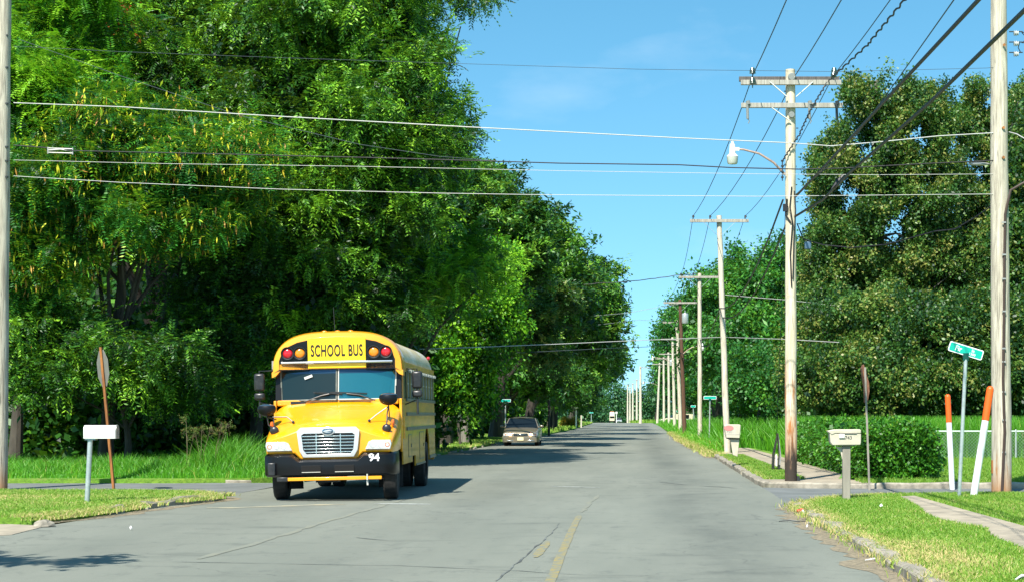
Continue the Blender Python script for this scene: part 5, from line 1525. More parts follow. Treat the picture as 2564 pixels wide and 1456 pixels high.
for i, (tx, ty, Y, lab, ash) in enumerate([(1603, 916, 285, 'thin white pole standing at the bend where the road ends', .7), (1594, 948, 400, 'tiny far pole among the cluster left of the white one, rightmost', 0), (1584, 958, 440, 'tiny far pole in the middle of the far cluster', 0), (1577, 968, 480, 'tiny far pole, leftmost of the far cluster', 0), (1571, 962, 520, 'faintest far pole at the left end of the cluster', 0)]):
    top = at(tx, ty, Y)
    upole(lab, top.x, Y, top.z - gz(Y), .2 + Y * .0002, .16, 0, 'pole_pale', seed=60 + i, arm_side=ash, armw=1.6 if ash else 2.2, ins=(.9, .3) if ash else (-.9, .9), group='far utility poles at the end of the road')
# near right pole and left pole
def near_pole(label, x, Y, r0, r1, H, lean, seed):
    root = thing('utility_pole', label, 'utility pole', (x, Y, 0), 0, 'near poles flanking the intersection')
    mb = MB(); pole_mesh(mb, r0, r1, H, (lean, 0), seed); mb.build('pole', M['pole_near'], root)
    return root
RPx, RPy = (2507 - CX) / F * 34.3, 34.3
rp = near_pole('thick weathered pole at the right edge with a black cable running down it', RPx, RPy, .205, .15, 12.5, -.08, 8)
kr = RPy / F
def rz_(y): return HC + (CY - y) * kr
mb = MB(); mb.tube([((2590 - 2507) * kr, -.3, rz_(455)), ((2563 - 2507) * kr, -.24, rz_(458)), ((2530 - 2513) * kr, -.20, rz_(480)), ((2517 - 2513) * kr, -.185, rz_(540)), ((2515 - 2513) * kr, -.19, rz_(650)), ((2514 - 2513) * kr, -.20, rz_(800)), ((2511 - 2513) * kr, -.21, rz_(950)), ((2515 - 2513) * kr, -.215, rz_(1080)), ((2508 - 2513) * kr, -.22, .05)], .028, 8)
mb.build('riser_cable', M['riser'], rp)
mb = MB()
for y in (560, 640, 700, 780, 872, 905, 980, 1050, 1130): mb.box(((2507 - 2507) * kr, -.222, rz_(y)), (.075, .02, .03))
mb.build('cable_strap', M['sign_back'], rp)
for i, y in enumerate((80, 106, 132)):
    mb = MB(); mb.tube([(.15, 0, rz_(y)), (.42, 0, rz_(y))], .012, 6); mb.lathe([(.02, 0), (.06, .01), (.03, .035), (.06, .05), (.03, .075), (.05, .09), (0, .11)], 12, 1, 'X', (.24, 0, rz_(y) - .03)); mb.build('insulator_bracket', [M['dark_metal'], M['porcelain']], rp)
mb = MB(); mb.tube([(.40, 0, rz_(82)), (.50, 0, rz_(95)), (.42, 0, rz_(108))], .01, 5); mb.tube([(.36, 0, rz_(108)), (.33, 0, rz_(120)), (.38, 0, rz_(132))], .01, 5); mb.tube([(.62, 0, rz_(82)), (.55, 0, rz_(92)), (.56, 0, rz_(104))], .012, 5); mb.build('jumper_wire', M['cable'], rp)
mb = MB()
for (x, y) in ((2509, 324), (2509, 398), (2511, 118)): mb.box(((x - 2507) * kr - .02, -.19, rz_(y)), (.05, .02, .05), 0, Matrix.Rotation(R(45), 3, 'Y'))
mb.build('bolt_plate', M['rust'], rp)
mb = MB(); mb.box((-.19, -.05, .55), (.05, .06, .26)); mb.build('ground_box', M['rust'], rp)
mb = MB(); mb.ball((-.45, 0, rz_(411)), (.22, .05, .035), 12, 8); mb.build('splice_case', M['sign_back'], rp)
LPx, LPy = (-8 - CX) / F * 36.2, 36.2
lp = near_pole('thick pale pole cut by the left edge of the picture', LPx, LPy, .215, .15, 12.5, .16, 9)
mb = MB()
kl = LPy / F
for y in (92, 172, 262, 370, 405, 445):
    mb = MB(); mb.box((.20, -.10, HC + (CY - y) * kl), (.14, .05, .035)); mb.build('line_bracket', M['dark_metal'], lp)
M['riser'] = M['riser'] if 'riser' in M else M['cable']
M['sign_back_pale'] = pmat('sign_back_grey', (.25, .24, .21), .6, .2, col2=(.19, .18, .15), scale=5)
M['pink_badge'] = pmat('faded_pink', (.62, .20, .18), .6)
M['galv_light'] = pmat('bright_galvanised', (.62, .66, .64), .4, .3)
M['orange_white'] = pmat('orange_board', (.75, .36, .10), .6, col2=(.80, .70, .55), scale=2)
M['cream_paint'] = pmat('cream_paint', (.62, .55, .38), .45)
M['roof_brown'] = pmat('brown_shingles', (.12, .09, .07), .9)
M['leaf_flower'] = leafmat('flowering_leaves', [(0, (.03, .10, .02)), (.5, (.10, .22, .02)), (.7, (.55, .28, .02)), (1, (.65, .35, .03))], .2)
# ================================================================= wires
def wire(label, pts, r=.012, m='wire_white', name='overhead_wire', cat='wire', group=None, sag=0.0, n=24, wig=0.0):
    P = [Vector(p) for p in pts]; out = []
    for a, b2 in zip(P[:-1], P[1:]):
        for i in range(n):
            t = i / n; q = a.lerp(b2, t); q.z -= sag * 4 * t * (1 - t)
            if wig: q.z += wig * math.sin(i * 1.57); q.x += wig * math.cos(i * 1.57)
            out.append(q)
    out.append(P[-1])
    o = Vector(out[0]); mb = MB(); mb.tube([q - o for q in out], r, 5, caps=True)
    w = mb.build(name, M[m], loc=o, fix=False)
    return tag(w, label, cat, group)
def LW(y, x=28): return Vector((LPx + .2, LPy - .1, at(0, y, LPy).z))
def RW(y): return Vector((RPx - .17, RPy - .1, at(0, y, RPy).z))
G5 = 'wires crossing the intersection between the two near poles'
def cross(label, pts, r, m, **k):
    """pts: photo points; depth runs evenly from the left pole to the right pole"""
    x0, x1 = 28.0, 2487.0; out = []
    for (x, y) in pts:
        t = min(1, max(0, (x - x0) / (x1 - x0))); Y = LPy + (RPy - LPy) * t - .1; out.append(at(x, y, Y))
    # smooth the polyline a little
    return wire(label, out, r, m, group=G5, n=6, **k)
cross('topmost thin wire across the dark trees', [(34, 116), (300, 130), (700, 145), (1060, 157), (1600, 174), (2100, 180), (2470, 171), (2490, 169)], .0045, 'wire_blue')
cross('thick bright wire second from the top, rising to the right pole', [(34, 258), (300, 268), (700, 292), (1200, 320), (1700, 346), (1970, 358), (2080, 366), (2200, 356), (2350, 341), (2490, 333)], .0105, 'wire_white')
cross('black cable under the thick bright wire, with a splice near the left pole', [(34, 364), (110, 370), (185, 378), (500, 385), (1000, 397), (1400, 409), (1700, 413), (1830, 420), (2000, 424), (2100, 422), (2300, 411), (2490, 402)], .012, 'cable')
cross('thin wire just under the black cable', [(34, 401), (400, 410), (900, 417), (1400, 428), (1900, 436), (2200, 438), (2490, 436)], .005, 'wire_white')
cross('lowest white wire from the left pole', [(34, 441), (300, 457), (700, 474), (1100, 484), (1350, 488), (1900, 492), (2200, 489), (2490, 486)], .0062, 'wire_white')
cross('faint slanting wire joining the black cable from the upper left', [(50, 100), (300, 190), (600, 290), (900, 362), (1100, 392), (1240, 403)], .0055, 'wire_blue')
# splice box on the black cable
mb = MB(); a = at(120, 377, 36.0); b2 = at(182, 379, 36.0)
for dz in (-.045, .045): mb.tube([a + Vector((0, 0, dz)), b2 + Vector((0, 0, dz))], .014, 6)
mb.tube([a + Vector((0, 0, -.07)), a + Vector((0, 0, .07))], .016, 6); mb.tube([b2 + Vector((0, 0, -.07)), b2 + Vector((0, 0, .07))], .016, 6)
mb.tube([a, (a + b2) / 2 + Vector((0, 0, .03)), b2], .016, 6)
o = mb.build('cable_splice', M['sign_back']); tag(o, 'pale splice frame hanging on the black cable by the left pole', 'cable splice')

GP = 'power lines running along the right side of the street'
# conductors from behind the camera over the pole row
def conductor(label, off0, offs, r, m, top0=None):
    pts = [Vector((P1x + off0[0], -2, top0 if top0 else H1 - .15)), Vector((P1x + off0[0], P1y, H1 - off0[1]))]
    for j, (tx, Y, tz) in enumerate(pole_tops[1:]):
        pts.append(Vector((tx + offs, Y, tz - .22 + .2)))
    out = [pts[0]]
    for q, (a, b2) in enumerate(zip(pts[:-1], pts[1:])):
        sg = .55 if q == 0 else .35; n = 14 if q == 0 else 8
        for i in range(1, n + 1):
            t = i / n; c = a.lerp(b2, t); c.z -= sg * 4 * t * (1 - t); out.append(c)
    return wire(label, out, r, m, n=1, group=GP, name='power_line')
conductor('leftmost dull power line over the pole row', (-.85, .12), -1.0, .011, 'wire_blue')
conductor('power line meeting the tops of the poles', (.10, .12), -.35, .011, 'wire_blue')
conductor('thin power line over the right ends of the crossarms', (.93, .15), 1.0, .010, 'wire_blue')
# twisted dark cable from the upper right, down the crossarm end to the pole
pts = [Vector((P1x + 1.05, 4, 8.6)), at(2265, 0, 27.5), at(2170, 115, 32), at(2072, 205, P1y - .2), at(2030, 275, P1y - .25), at(2000, 340, P1y - .2), at(1960, 402, P1y - .15)]
def dens(pts, n):
    out = []
    for a, b2 in zip(pts[:-1], pts[1:]):
        for i in range(n): out.append(a.lerp(b2, i / n))
    out.append(pts[-1]); return out
wire('twisted black cable wriggling down past the crossarms', pts, .017, 'cable', n=26, wig=.02, name='twisted_cable', cat='cable')
wire('thin line sloping across the bronze trees from the top right', [at(2480, -120, 14), at(2388, 0, 18), at(2250, 195, 24), at(2110, 385, 31), at(1992, 487, P1y - .1)], .008, 'wire_blue', name='service_line', cat='cable', n=8)
wire('upper thick black cable from the top right corner to the tall pole', [at(2900, -470, 11), at(2450, 0, 18.3), at(2250, 215, 24), at(2080, 400, 32), at(1992, 492, P1y - .1)], .026, 'cable', name='thick_cable', cat='cable', n=8)
wire('lower thick black cable crossing in front of the right pole', [at(3000, -420, 10.5), at(2563, 28, 17), at(2330, 255, 23), at(2130, 430, 30), at(2060, 500, 34), at(1990, 542, P1y - .1)], .026, 'cable', name='thick_cable', cat='cable', n=8)
mb = MB(); c = at(2098, 455, 32); mb.tube([c + Vector((-.12, 0, -.14)), c + Vector((.0, 0, 0)), c + Vector((.10, 0, .12))], [.02, .05, .03], 8)
tag(mb.build('cable_lump', M['cable']), 'dark loop of lashed cable on the lower thick cable', 'cable loop')
# hanging drop between the tall pole and the right pole
wire('slack black cable drooping in front of the bronze trees', [at(1995, 560, P1y - .1), at(2010, 598, 37.8), at(2060, 613, 37.3), at(2130, 620, 36.8), at(2220, 612, 36.2), at(2300, 590, 35.6), at(2340, 579, 35.3), at(2390, 574, 35), at(2440, 545, 34.7), at(2487, 512, 34.4)], .014, 'cable', name='drop_cable', cat='cable', n=5)
mb = MB(); c = at(2022, 615, 37.7); mb.box(c, (.14, .12, .17)); tag(mb.build('cable_box', M['emblem_blue'], bevel=.02), 'small grey-blue box hanging on the drooping cable', 'cable box')
# cables from the tall pole down to the poles beyond
for lab, z0, dx, m_ in (('upper black telephone cable linking the pole row', 6.35, -.08, 'cable'), ('lower black telephone cable linking the pole row', 5.95, .05, 'cable')):
    pts = [Vector((P1x + dx - .1, P1y, z0))]
    for j, (tx, Y, tz) in enumerate(pole_tops[1:6]):
        a = pts[-1]; b2 = Vector((tx + .1 + dx, Y, tz - (3.55 if 'upper' in lab else 3.9)))
        for i in range(1, 9):
            t = i / 8; c = a.lerp(b2, t); c.z -= (.7 if j == 0 else .4) * 4 * t * (1 - t) * 1.0; pts.append(c)
        pts[-1] = b2
    wire(lab, pts, .022, m_, n=1, group=GP, name='telephone_cable', cat='cable')
# guy wire down to the sidewalk
wire('thin guy wire dropping to the sidewalk left of the stained pole', [Vector((P1x - .05, P1y, 8.2)), at(1943, 1100, 46)], .006, 'wire_blue', name='guy_wire', n=4)
GF = 'service wires crossing the street farther on'
wire('bright sagging wire crossing the street above the bus tail', [at(1000, 874, 62), at(1085, 872, 62), at(1200, 868, 62.5), at(1400, 860, 63), at(1575, 852, 64), at(1700, 847, 65), at(1815, 843, 66), at(1960, 848, 60), at(2100, 856, 58)], .013, 'wire_white', group=GF, n=4)
wire('thin dark wire just below the bright crossing wire', [at(1090, 889, 74), at(1300, 882, 75), at(1500, 872, 76), at(1620, 867, 80), at(1694, 860, 92)], .012, 'wire_blue', group=GF, n=4)
wire('twisted dark wire from the oaks up to the third pole', [at(1460, 713, 92), at(1500, 709, 92), at(1560, 706, 92), at(1640, 697, 92.5), at(1700, 688, 92.5), at(1751, 686, 92.5)], .022, 'cable', group=GF, n=6, wig=.012)
wire('faint upper wire crossing to the fifth pole', [at(1230, 806, 110), at(1400, 797, 112), at(1570, 783, 118), at(1660, 766, 120), at(1702, 760, 117)], .012, 'wire_white', group=GF, n=4)
wire('faint lower wire crossing to the sixth pole', [at(1300, 832, 120), at(1450, 818, 122), at(1600, 800, 130), at(1694, 806, 138)], .012, 'wire_white', group=GF, n=4)
wire('thin wire across the green trees right of the second pole', [at(1815, 738, 66), at(1900, 745, 66), at(1965, 750, 66), at(2100, 765, 66)], .010, 'wire_white', group=GF, n=4)
wire('power wire leaving the right pole towards the right', [Vector((RPx + .4, RPy, rz_(82))), Vector((RPx + 6, RPy - .6, rz_(86)))], .010, 'cable', n=4)
wire('middle power wire leaving the right pole towards the right', [Vector((RPx + .4, RPy, rz_(108))), Vector((RPx + 6, RPy - .6, rz_(114)))], .010, 'cable', n=4)
wire('pale wire leaving the right pole just above the trees', [Vector((RPx + .15, RPy, rz_(331))), at(2545, 336, 34), at(2580, 356, 33.5), at(2800, 380, 33)], .012, 'wire_white', n=4)

# ================================================================= street furniture and small things
def tubepost(mb, a, b2, r, m=0, seg=12): mb.tube([a, Vector(a).lerp(Vector(b2), .5), b2], r, seg, m)
# white mailbox on a steel pipe
b = gnd(217, 1257, LZ); k = b.y / F
root = thing('mailbox', 'white rounded mailbox on a grey steel pipe on the left lawn', 'mailbox', tuple(b))
top = at(226, 1099, b.y) - b
mb = MB(); tubepost(mb, (0, 0, -.1), (top.x, 0, top.z), .042, 0, 16); mb.build('post', M['galv'], root)
cx = (252 - 217) * k; L_ = .53; z0 = at(0, 1096, b.y).z - b.z; hh = .115; zz = z0 + .13
prof = [(-.085, 0), (.085, 0), (.085, .14)] + [(.085 * math.cos(a), .14 + .085 * math.sin(a)) for a in [math.pi * i / 10 for i in range(1, 10)]] + [(-.085, .14)]
mb = MB(); mb.prism(prof, L_, 'X', cx - L_ / 2); o = mb.build('box', M['white'], root); o.location.z = z0
mb = MB(); mb.prism([(y * 1.07, z * 1.04 - .003) for y, z in prof], .022, 'X', cx + L_ / 2 + .001); o = mb.build('door', M['door_shadow'] if 'door_shadow' in M else M['white'], root); o.location.z = z0; o.data.materials[0] = M['sign_back']  # grey on the door end of the white box stands in for shade
mb = MB(); mb.box((cx - .16, 0, z0 - .015), (.18, .12, .024)); mb.build('bracket', M['galv'], root)
# stop sign seen from behind on a rusty leaning post
b = gnd(286, 1227, .03); k = b.y / F
root = thing('stop_sign', 'back of a stop sign on a rusty leaning post at the left corner', 'stop sign', tuple(b))
t = at(252, 868, b.y) - b
mb = MB(); mb.beam((0, 0, -.1), (t.x, 0, t.z), .055, .05); mb.beam((.018, -.03, -.1), (t.x + .018, -.03, t.z), .018, .012); mb.build('post', M['rust'], root)
c = at(255, 921, b.y) - b
Rm = Matrix.Rotation(R(-56), 3, 'Z')
tilt = Matrix.Rotation(R(-6), 3, 'Y')
mb = MB(); rr_ = .405
v = []; 
for dy in (0, .006): v += [tilt @ (Rm @ Vector((rr_ * math.cos(math.pi / 8 + i * math.pi / 4), dy, rr_ * math.sin(math.pi / 8 + i * math.pi / 4)))) + c + Vector((.0, .06, 0)) for i in range(8)]
mb.add(v, [tuple(range(8)), tuple(reversed(range(8, 16)))] + [(i, i + 8, (i + 1) % 8 + 8, (i + 1) % 8) for i in range(8)])
mb.build('plate', M['sign_back_pale'] if 'sign_back_pale' in M else M['sign_back'], root)
# beige plastic mailbox on a square post
b = gnd(2120, 1250, LZ); k = b.y / F
root = thing('mailbox', 'beige plastic mailbox with small dark digits on a brown post', 'mailbox', tuple(b))
def rel(x, y): 
    q = at(x, y, b.y) - b; return q.x, q.z
x0, z1 = rel(2072, 1075); x1, z0 = rel(2153, 1113)
w = x1 - x0
mb = MB(); mb.box(((x0 + x1) / 2 - .01 - .0, 0, rel(0, 1180)[1] - .01), (.115, .115, rel(0, 1108)[1] * 1.0)); 
mb = MB(); hpost = rel(0, 1112)[1]; px = rel(2118, 0)[0]; mb.box((px, 0, hpost / 2 - .05), (.135, .12, hpost + .1)); mb.build('post', M['grey_post'], root, bevel=.01)
mb = MB(); mb.prism([(px - .19, hpost - .035), (px - .05, hpost - .035), (px - .05, hpost - .30), (px - .075, hpost - .24), (px - .10, hpost - .12)], .03, 'Y', -.015); mb.build('support_bracket', M['beige'], root)
mb = MB(); mb.box((px + .02, 0, hpost + .0), (.26, .20, .03)); mb.build('base_plate', M['grey_post'], root)
mb = MB(); mb.prism([(x0 + .07, z0 + .0), (x1 - .01, z0 + .005), (x1, z0 + .05), (x1, z1 - .06), (x0 + .02, z1 - .06), (x0 + .03, z0 + .06)], .24, 'Y', -.12); box = mb.build('box', M['beige'], root, bevel=.012)
mb = MB(); mb.prism([(x0 - .02, z1 - .015), (x0 + .05, z1 - .085), (x0 + .12, z1 - .058), (x1, z1 - .058), (x1 + .0, z1 + .0), (x1 - .02, z1 + .015), (x0 + .10, z1 + .012)], .26, 'Y', -.13); mb.build('lid', M['beige'], root, bevel=.012)
mb = MB(); mb.box((x0 + .23, -.135, z1 - .105), (.10, .02, .075)); mb.build('flag', M['white'], root, bevel=.01)
mb = MB(); mb.box((x0 + .34, -.133, z1 - .055), (.30, .012, .010)); mb.build('lid_seam', M['grey_post'], root)
lettering('743', .085, M['dark_metal'], box, (x0 + .345, -.122, z1 - .135), name='house_number')
lettering('PUSH', .016, M['dark_metal'], box, (x0 + .5, -.122, z0 + .03), name='house_number') if False else None
# tapered mailbox farther along the kerb
b = gnd(1856, 1166, LZ + .01); k = b.y / F
root = thing('mailbox', 'tall tapered beige mailbox with a faded pink oval, before the second pole', 'mailbox', tuple(b))
def rel(x, y):
    q = at(x, y, b.y) - b; return q.x, q.z
def orig(x, y): return rel((1660 + x / 6.617) * .98, (980 + y / 6.617) * .98)
mb = MB(); mb.prism([orig(1250, 690), orig(1300, 678), orig(1500, 678), orig(1528, 690), orig(1512, 912), orig(1285, 905)], .45, 'Y', -.15); box = mb.build('box', M['beige'], root, bevel=.015)
mb = MB(); mb.prism([orig(1320, 925), orig(1510, 925), orig(1480, 1225), orig(1400, 1195), orig(1358, 945)], .22, 'Y', -.05); mb.build('post', M['beige'], root, bevel=.01)
mb = MB(); mb.prism([orig(1290, 908), orig(1515, 914), orig(1512, 926), orig(1300, 922)], .40, 'Y', -.10); mb.build('gap_plate', M['black'], root)
ox, oz = orig(1328, 740); mb = MB(); mb.lathe([(0, -.158), (.135, -.158), (.135, -.15)], 20, 0, 'Y', (0, 0, 0)); ov = mb.build('oval_badge', M['pink_badge'] if 'pink_badge' in M else M['litter_red'], root); ov.location = (ox, 0, oz); ov.scale = (1, 1, .55)
ox, oz = orig(1350, 805); lettering('7501', .11, M['sign_back'], box, (ox, -.153, oz), name='house_number')
ox, oz = orig(1375, 850); mb = MB(); mb.box((ox, -.1515, oz), (.46, .004, .008)); mb.build('label_line', M['sign_back'], root)
# dark mailbox on a leaning post beside the bus tail, small sign back behind it
b = gnd(1177 * .98 , 1140 * .98 , LZ); 
b = gnd(1153, 1114, LZ)
root = thing('mailbox', 'dark shaded mailbox on a leaning post right of the bus tail', 'mailbox', tuple(b))
t = at(1146, 1053, b.y) - b
mb = MB(); mb.beam((0, 0, -.1), (t.x, 0, t.z), .12, .12); mb.build('post', M['bark'], root)
prof2 = [(p[0] * 1.3, p[1] * 1.25) for p in prof]
mb = MB(); mb.prism(prof2, .62, 'X', -.44); o = mb.build('box', M['rim_grey'], root); o.location = (t.x + .0, 0, t.z)
b = gnd(1161, 1107, LZ)
root = thing('sign_post', 'narrow sign seen edge-on behind the dark mailbox', 'sign', tuple(b))
t = at(1159, 1003, b.y) - b
mb = MB(); mb.tube([(0, 0, -.1), (t.x, 0, t.z)], .035, 8); mb.build('post', M['galv'], root)
c = at(1158, 1030, b.y) - b; Rm = Matrix.Rotation(R(-68), 3, 'Z')
mb = MB(); v = []
for dy in (0, .006): v += [Rm @ Vector((.38 * math.cos(math.pi / 8 + i * math.pi / 4), dy, .38 * math.sin(math.pi / 8 + i * math.pi / 4))) + c + Vector((0, .06, 0)) for i in range(8)]
mb.add(v, [tuple(range(8)), tuple(reversed(range(8, 16)))] + [(i, i + 8, (i + 1) % 8 + 8, (i + 1) % 8) for i in range(8)]); mb.build('plate', M['sign_back'], root)

def blade_sign(label, cx_, ytop, Y, wid, hgt, txt=None, tilt=0, base=None, sub=None, r=.03, turn=0):
    top = at(cx_, ytop, Y)
    bz = LZ if Y < 300 else gz(Y)
    bx = top.x if base is None else (base - CX) / F * Y
    root = thing('street_name_sign', label, 'street sign', (bx, Y, bz), group='green street name signs')
    cz = top.z - hgt / 2 - bz; dx = top.x - bx
    mb = MB(); mb.tube([(0, 0, -.1), (dx, 0, cz - hgt * .9)], r, 10); mb.build('post', M['galv'], root)
    mb = MB(); mb.box((dx, 0, cz - hgt * .62), (.10, .06, hgt * .75)); mb.build('bracket', M['green_dark'], root)
    # blade with white rim
    def rounded(w, h, q): 
        pts = []
        for (sx_, sz, a0) in ((1, 1, 0), (-1, 1, 90), (-1, -1, 180), (1, -1, 270)):
            for i in range(5):
                a = R(a0 + 22.5 * i); pts.append((sx_ * (w / 2 - q) + q * math.cos(a), sz * (h / 2 - q) + q * math.sin(a)))
        return pts
    e = MB(); e.prism(rounded(wid, hgt, .03), .004, 'Y', 0); bl = e.build('blade', M['white_letter'], root)
    bl.location = (dx, -.02, cz); bl.rotation_euler = (0, R(tilt), R(turn))
    e = MB(); e.prism(rounded(wid - .035, hgt - .035, .02), .003, 'Y', -.0045); e.build('blade_face', M['green_sign'], bl)
    if txt:
        lettering(txt, hgt * .72, M['white_letter'], bl, (-wid * .22, -.0065, -.005), name='street_name', sx=.9, bold=.002)
        lettering('St', hgt * .40, M['white_letter'], bl, (wid * .20, -.0065, hgt * .15), name='street_name', bold=.001)
        lettering(sub, hgt * .34, M['white_letter'], bl, (wid * .20, -.0065, -hgt * .20), name='block_number', bold=.001)
    return root
Yf = gnd(2400, 1242, LZ).y
blade_sign('green Fir St sign tilted on a thin steel post by the right corner', 2417, 864, Yf, 88 / F * Yf, 25 / F * Yf, 'Fir', 17, 2400, '1300', r=.034)
blade_sign('small green street sign on a pale post above the car', 1265, 998, 104, .66, .18, base=1265, r=.035)
blade_sign('green street sign between the second and third poles', 1777, 990, 80, .60, .16, base=1775, r=.03)
blade_sign('far green street sign beside the brown pole', 1735, 1013, 175, .5, .24, base=1739, r=.05)
blade_sign('tiny far green street sign among the pale poles', 1698, 1026, 225, .55, .24, base=1702, r=.05)
blade_sign('tiny green street sign before the far left bushes', 1421, 1023, 230, .5, .22, base=1421, r=.05)
blade_sign('tiny far green street sign left of the road end', 1480, 1030, 330, .8, .25, base=1480, r=.06)

# orange-topped marker posts
def marker(label, bx, by, tx, ty, r):
    b = gnd(bx, by, LZ); t = at(tx, ty, b.y) - b
    root = thing('marker_post', label, 'marker post', tuple(b), group='white posts with orange tops by the right pole')
    d = Vector((t.x, 0, t.z)); cut = .70
    mb = MB(); mb.tube([d * -.05, d * cut], r, 18); mb.build('white_tube', M['pvc'], root)
    mb = MB(); mb.tube([d * cut, d * .985], r * 1.03, 18); mb.ball(d * .985, r * 1.03, 18, 8); mb.build('orange_cap', M['orange'], root)
marker('upright white marker post with orange top left of the street sign', 2383, 1213, 2372, 989, .058)
marker('leaning thick white marker post with orange top against the right pole', 2437, 1240, 2479, 970, .066)

# brown edge-on sign in front of the hedge
b = gnd(2176, 1214, LZ); root = thing('brown_sign', 'thin rusty sign seen edge-on, its pole standing before the hedge', 'sign', tuple(b))
t = at(2165, 918, b.y) - b
mb = MB(); mb.beam((0, 0, -.1), (t.x, 0, t.z), .020, .04); mb.build('post', M['grey_post'], root)
c1 = at(2167, 945, b.y) - b; mb = MB(); mb.prism([(t.x - .055, t.z - .02), (t.x - .02, t.z + .06), (t.x + .03, t.z - .12), (t.x + .09, t.z - .32), (t.x + .10, t.z - .50), (t.x + .06, t.z - .72), (t.x + .02, t.z - .74), (t.x + .01, t.z - .45)], .30, 'Y', .03); mb.build('plate', M['brown_sign'], root)
# A-frame board seen edge-on on the sidewalk
b = gnd(1943, 1178, LZ + .01); root = thing('sandwich_board', 'folded black and white board standing edge-on on the sidewalk', 'sandwich board', tuple(b))
def rel2(x, y):
    q = at(x, y, b.y) - b; return (q.x, q.z)
def oo(x, y): return rel2((1900 + x / 5.6) * .98, (1080 + y / 5.6) * .98)
ap = oo(488, 140)
for (foot, kk, lab) in ((oo(415, 660), -1, 'w'), (oo(498, 690), 1, 'b')):
    mb = MB()
    mid = ((ap[0] + foot[0]) / 2 + kk * .045, (ap[1] + foot[1]) / 2 - .08)
    mb.prism([ap, (mid[0] - .012, mid[1]), (foot[0] - .012, foot[1]), (foot[0] + .02, foot[1]), (mid[0] + .02, mid[1])], .5, 'Y', -.1); mb.build('board', M['black'] if kk < 0 else M['sign_back'], root)
    mb = MB(); mb.box((foot[0] + .004, -.11, foot[1] + .10), (.05, .02, .16)); mb.build('leg', M['black'], root)
mb = MB(); q = oo(460, 480); mb.box((q[0], -.06, q[1] - .08), (.035, .02, .30)); mb.build('white_edge', M['white'], root)

# chain-link fence
YF = 57.3
x0, x1 = (2225 - CX) / F * YF, 19.0
root = thing('chain_link_fence', 'low galvanised chain-link fence behind the mown lawn', 'fence', (x0, YF, LZ))
hF = at(0, 1078, YF).z - LZ
mb = MB(); mb.tube([(-.6, 0, hF), (x1 - x0, 0, hF)], .024, 8); mb.build('top_rail', M['galv_light'] if 'galv_light' in M else M['galv'], root)
xs = [(2340 - CX) / F * YF - x0 + 2.7 * i for i in range(-1, 4)]
for x in xs:
    mb = MB(); mb.tube([(x, 0, -.2), (x, 0, hF + .02)], .028, 8); mb.ball((x, 0, hF + .03), .034, 8, 6); mb.build('fence_post', M['galv'], root)
mb = MB(); W_ = x1 - x0; s = .11
i = -int(hF / s) - 1
while i * s < W_:
    for sg in (1, -1):
        a = i * s if sg > 0 else i * s + hF
        A = [a, 0.0]; Bp = [a + sg * hF, hF]
        def clip(A, Bp):
            (xa, za), (xb, zb) = A, Bp
            if xa == xb: return None
            t0, t1 = 0.0, 1.0
            for lim, sgn in ((0, 1), (W_, -1)):
                fa = sgn * (xa - lim); fb = sgn * (xb - lim)
                if fa < 0 and fb < 0: return None
                if fa < 0: t0 = max(t0, fa / (fa - fb))
                if fb < 0: t1 = min(t1, fa / (fa - fb))
            if t1 <= t0: return None
            return (xa + (xb - xa) * t0, za + (zb - za) * t0), (xa + (xb - xa) * t1, za + (zb - za) * t1)
        c = clip(A, Bp)
        if c:
            (xa, za), (xb, zb) = c; mb.tube([(xa, sg * .004, za), (xb, sg * .004, zb)], .0035, 3, caps=False)
    i += 1
mb.build('chain_mesh', M['galv'], root, fix=False)
# left-hand stumps etc. near the road end
def simple_post(name, label, cat, x, ytop, ybot, Y, r, m, cap=None):
    t = at(x, ytop, Y); root = thing(name, label, cat, (t.x, Y, LZ if Y < 300 else gz(Y)))
    H = t.z - root.location.z
    mb = MB(); mb.tube([(0, 0, -.1), (0, 0, H)], r, 8); mb.build('post', M[m], root)
    if cap:
        w, h, mm = cap; mb = MB(); mb.box((0, -.02, H), (w, .3, h)); mb.build('box' if cat == 'mailbox' else 'plate', M[mm], root, bevel=.03)
    return root
simple_post('mailbox', 'small white-topped mailbox on a pale post in the far left yard', 'mailbox', 1442, 1018, 1057, 190, .08, 'white', (.42, .24, 'white'))
simple_post('yard_post', 'short pale post in the far left yard beside the small mailbox', 'post', 1455, 1038, 1057, 200, .09, 'pole_pale', None)
simple_post('tree_stake', 'dark slim post in the shade behind the car', 'post', 1374, 1000, 1090, 126, .09, 'bark', None)
simple_post('tree_stake', 'second dark slim post in the shade right of the first', 'post', 1385, 1015, 1065, 150, .09, 'bark', None)
simple_post('yard_sign', 'orange and white upright board in the sunny yard behind the dark posts', 'sign', 1381, 1024, 1052, 170, .07, 'rust', (.5, 1.3, 'orange_white'))
simple_post('yard_sign', 'small white round-topped sign by the distant car', 'sign', 1543, 1032, 1050, 420, .1, 'white', (.5, .5, 'white'))
# orange flowering bushes in the far yard
for i, (x, lab) in enumerate(((1415, 'rounded bush with orange flowers in the far left yard, left one'), (1436, 'rounded bush with orange flowers in the far left yard, right one'))):
    Y = 195; p = at(x, 1035, Y)
    rng = np.random.default_rng(70 + i); n = 500
    w = rng.normal(0, 1, (n, 3)); w /= np.linalg.norm(w, axis=1, keepdims=True); P_ = w * np.array([.45, .45, .50]) * rng.uniform(.7, 1, n)[:, None] + np.array([0, 0, .5])
    v, t = sprays(P_, w, 'ovate', .8, rng, rng.uniform(.3, 1.0, n))
    o = bpy.data.objects.new('flowering_bush', tint_mesh('flowering_bush', v, t, M['leaf_flower'])); link(o); o.location = (p.x, Y, LZ); tag(o, lab, 'bush', 'orange flowering bushes')
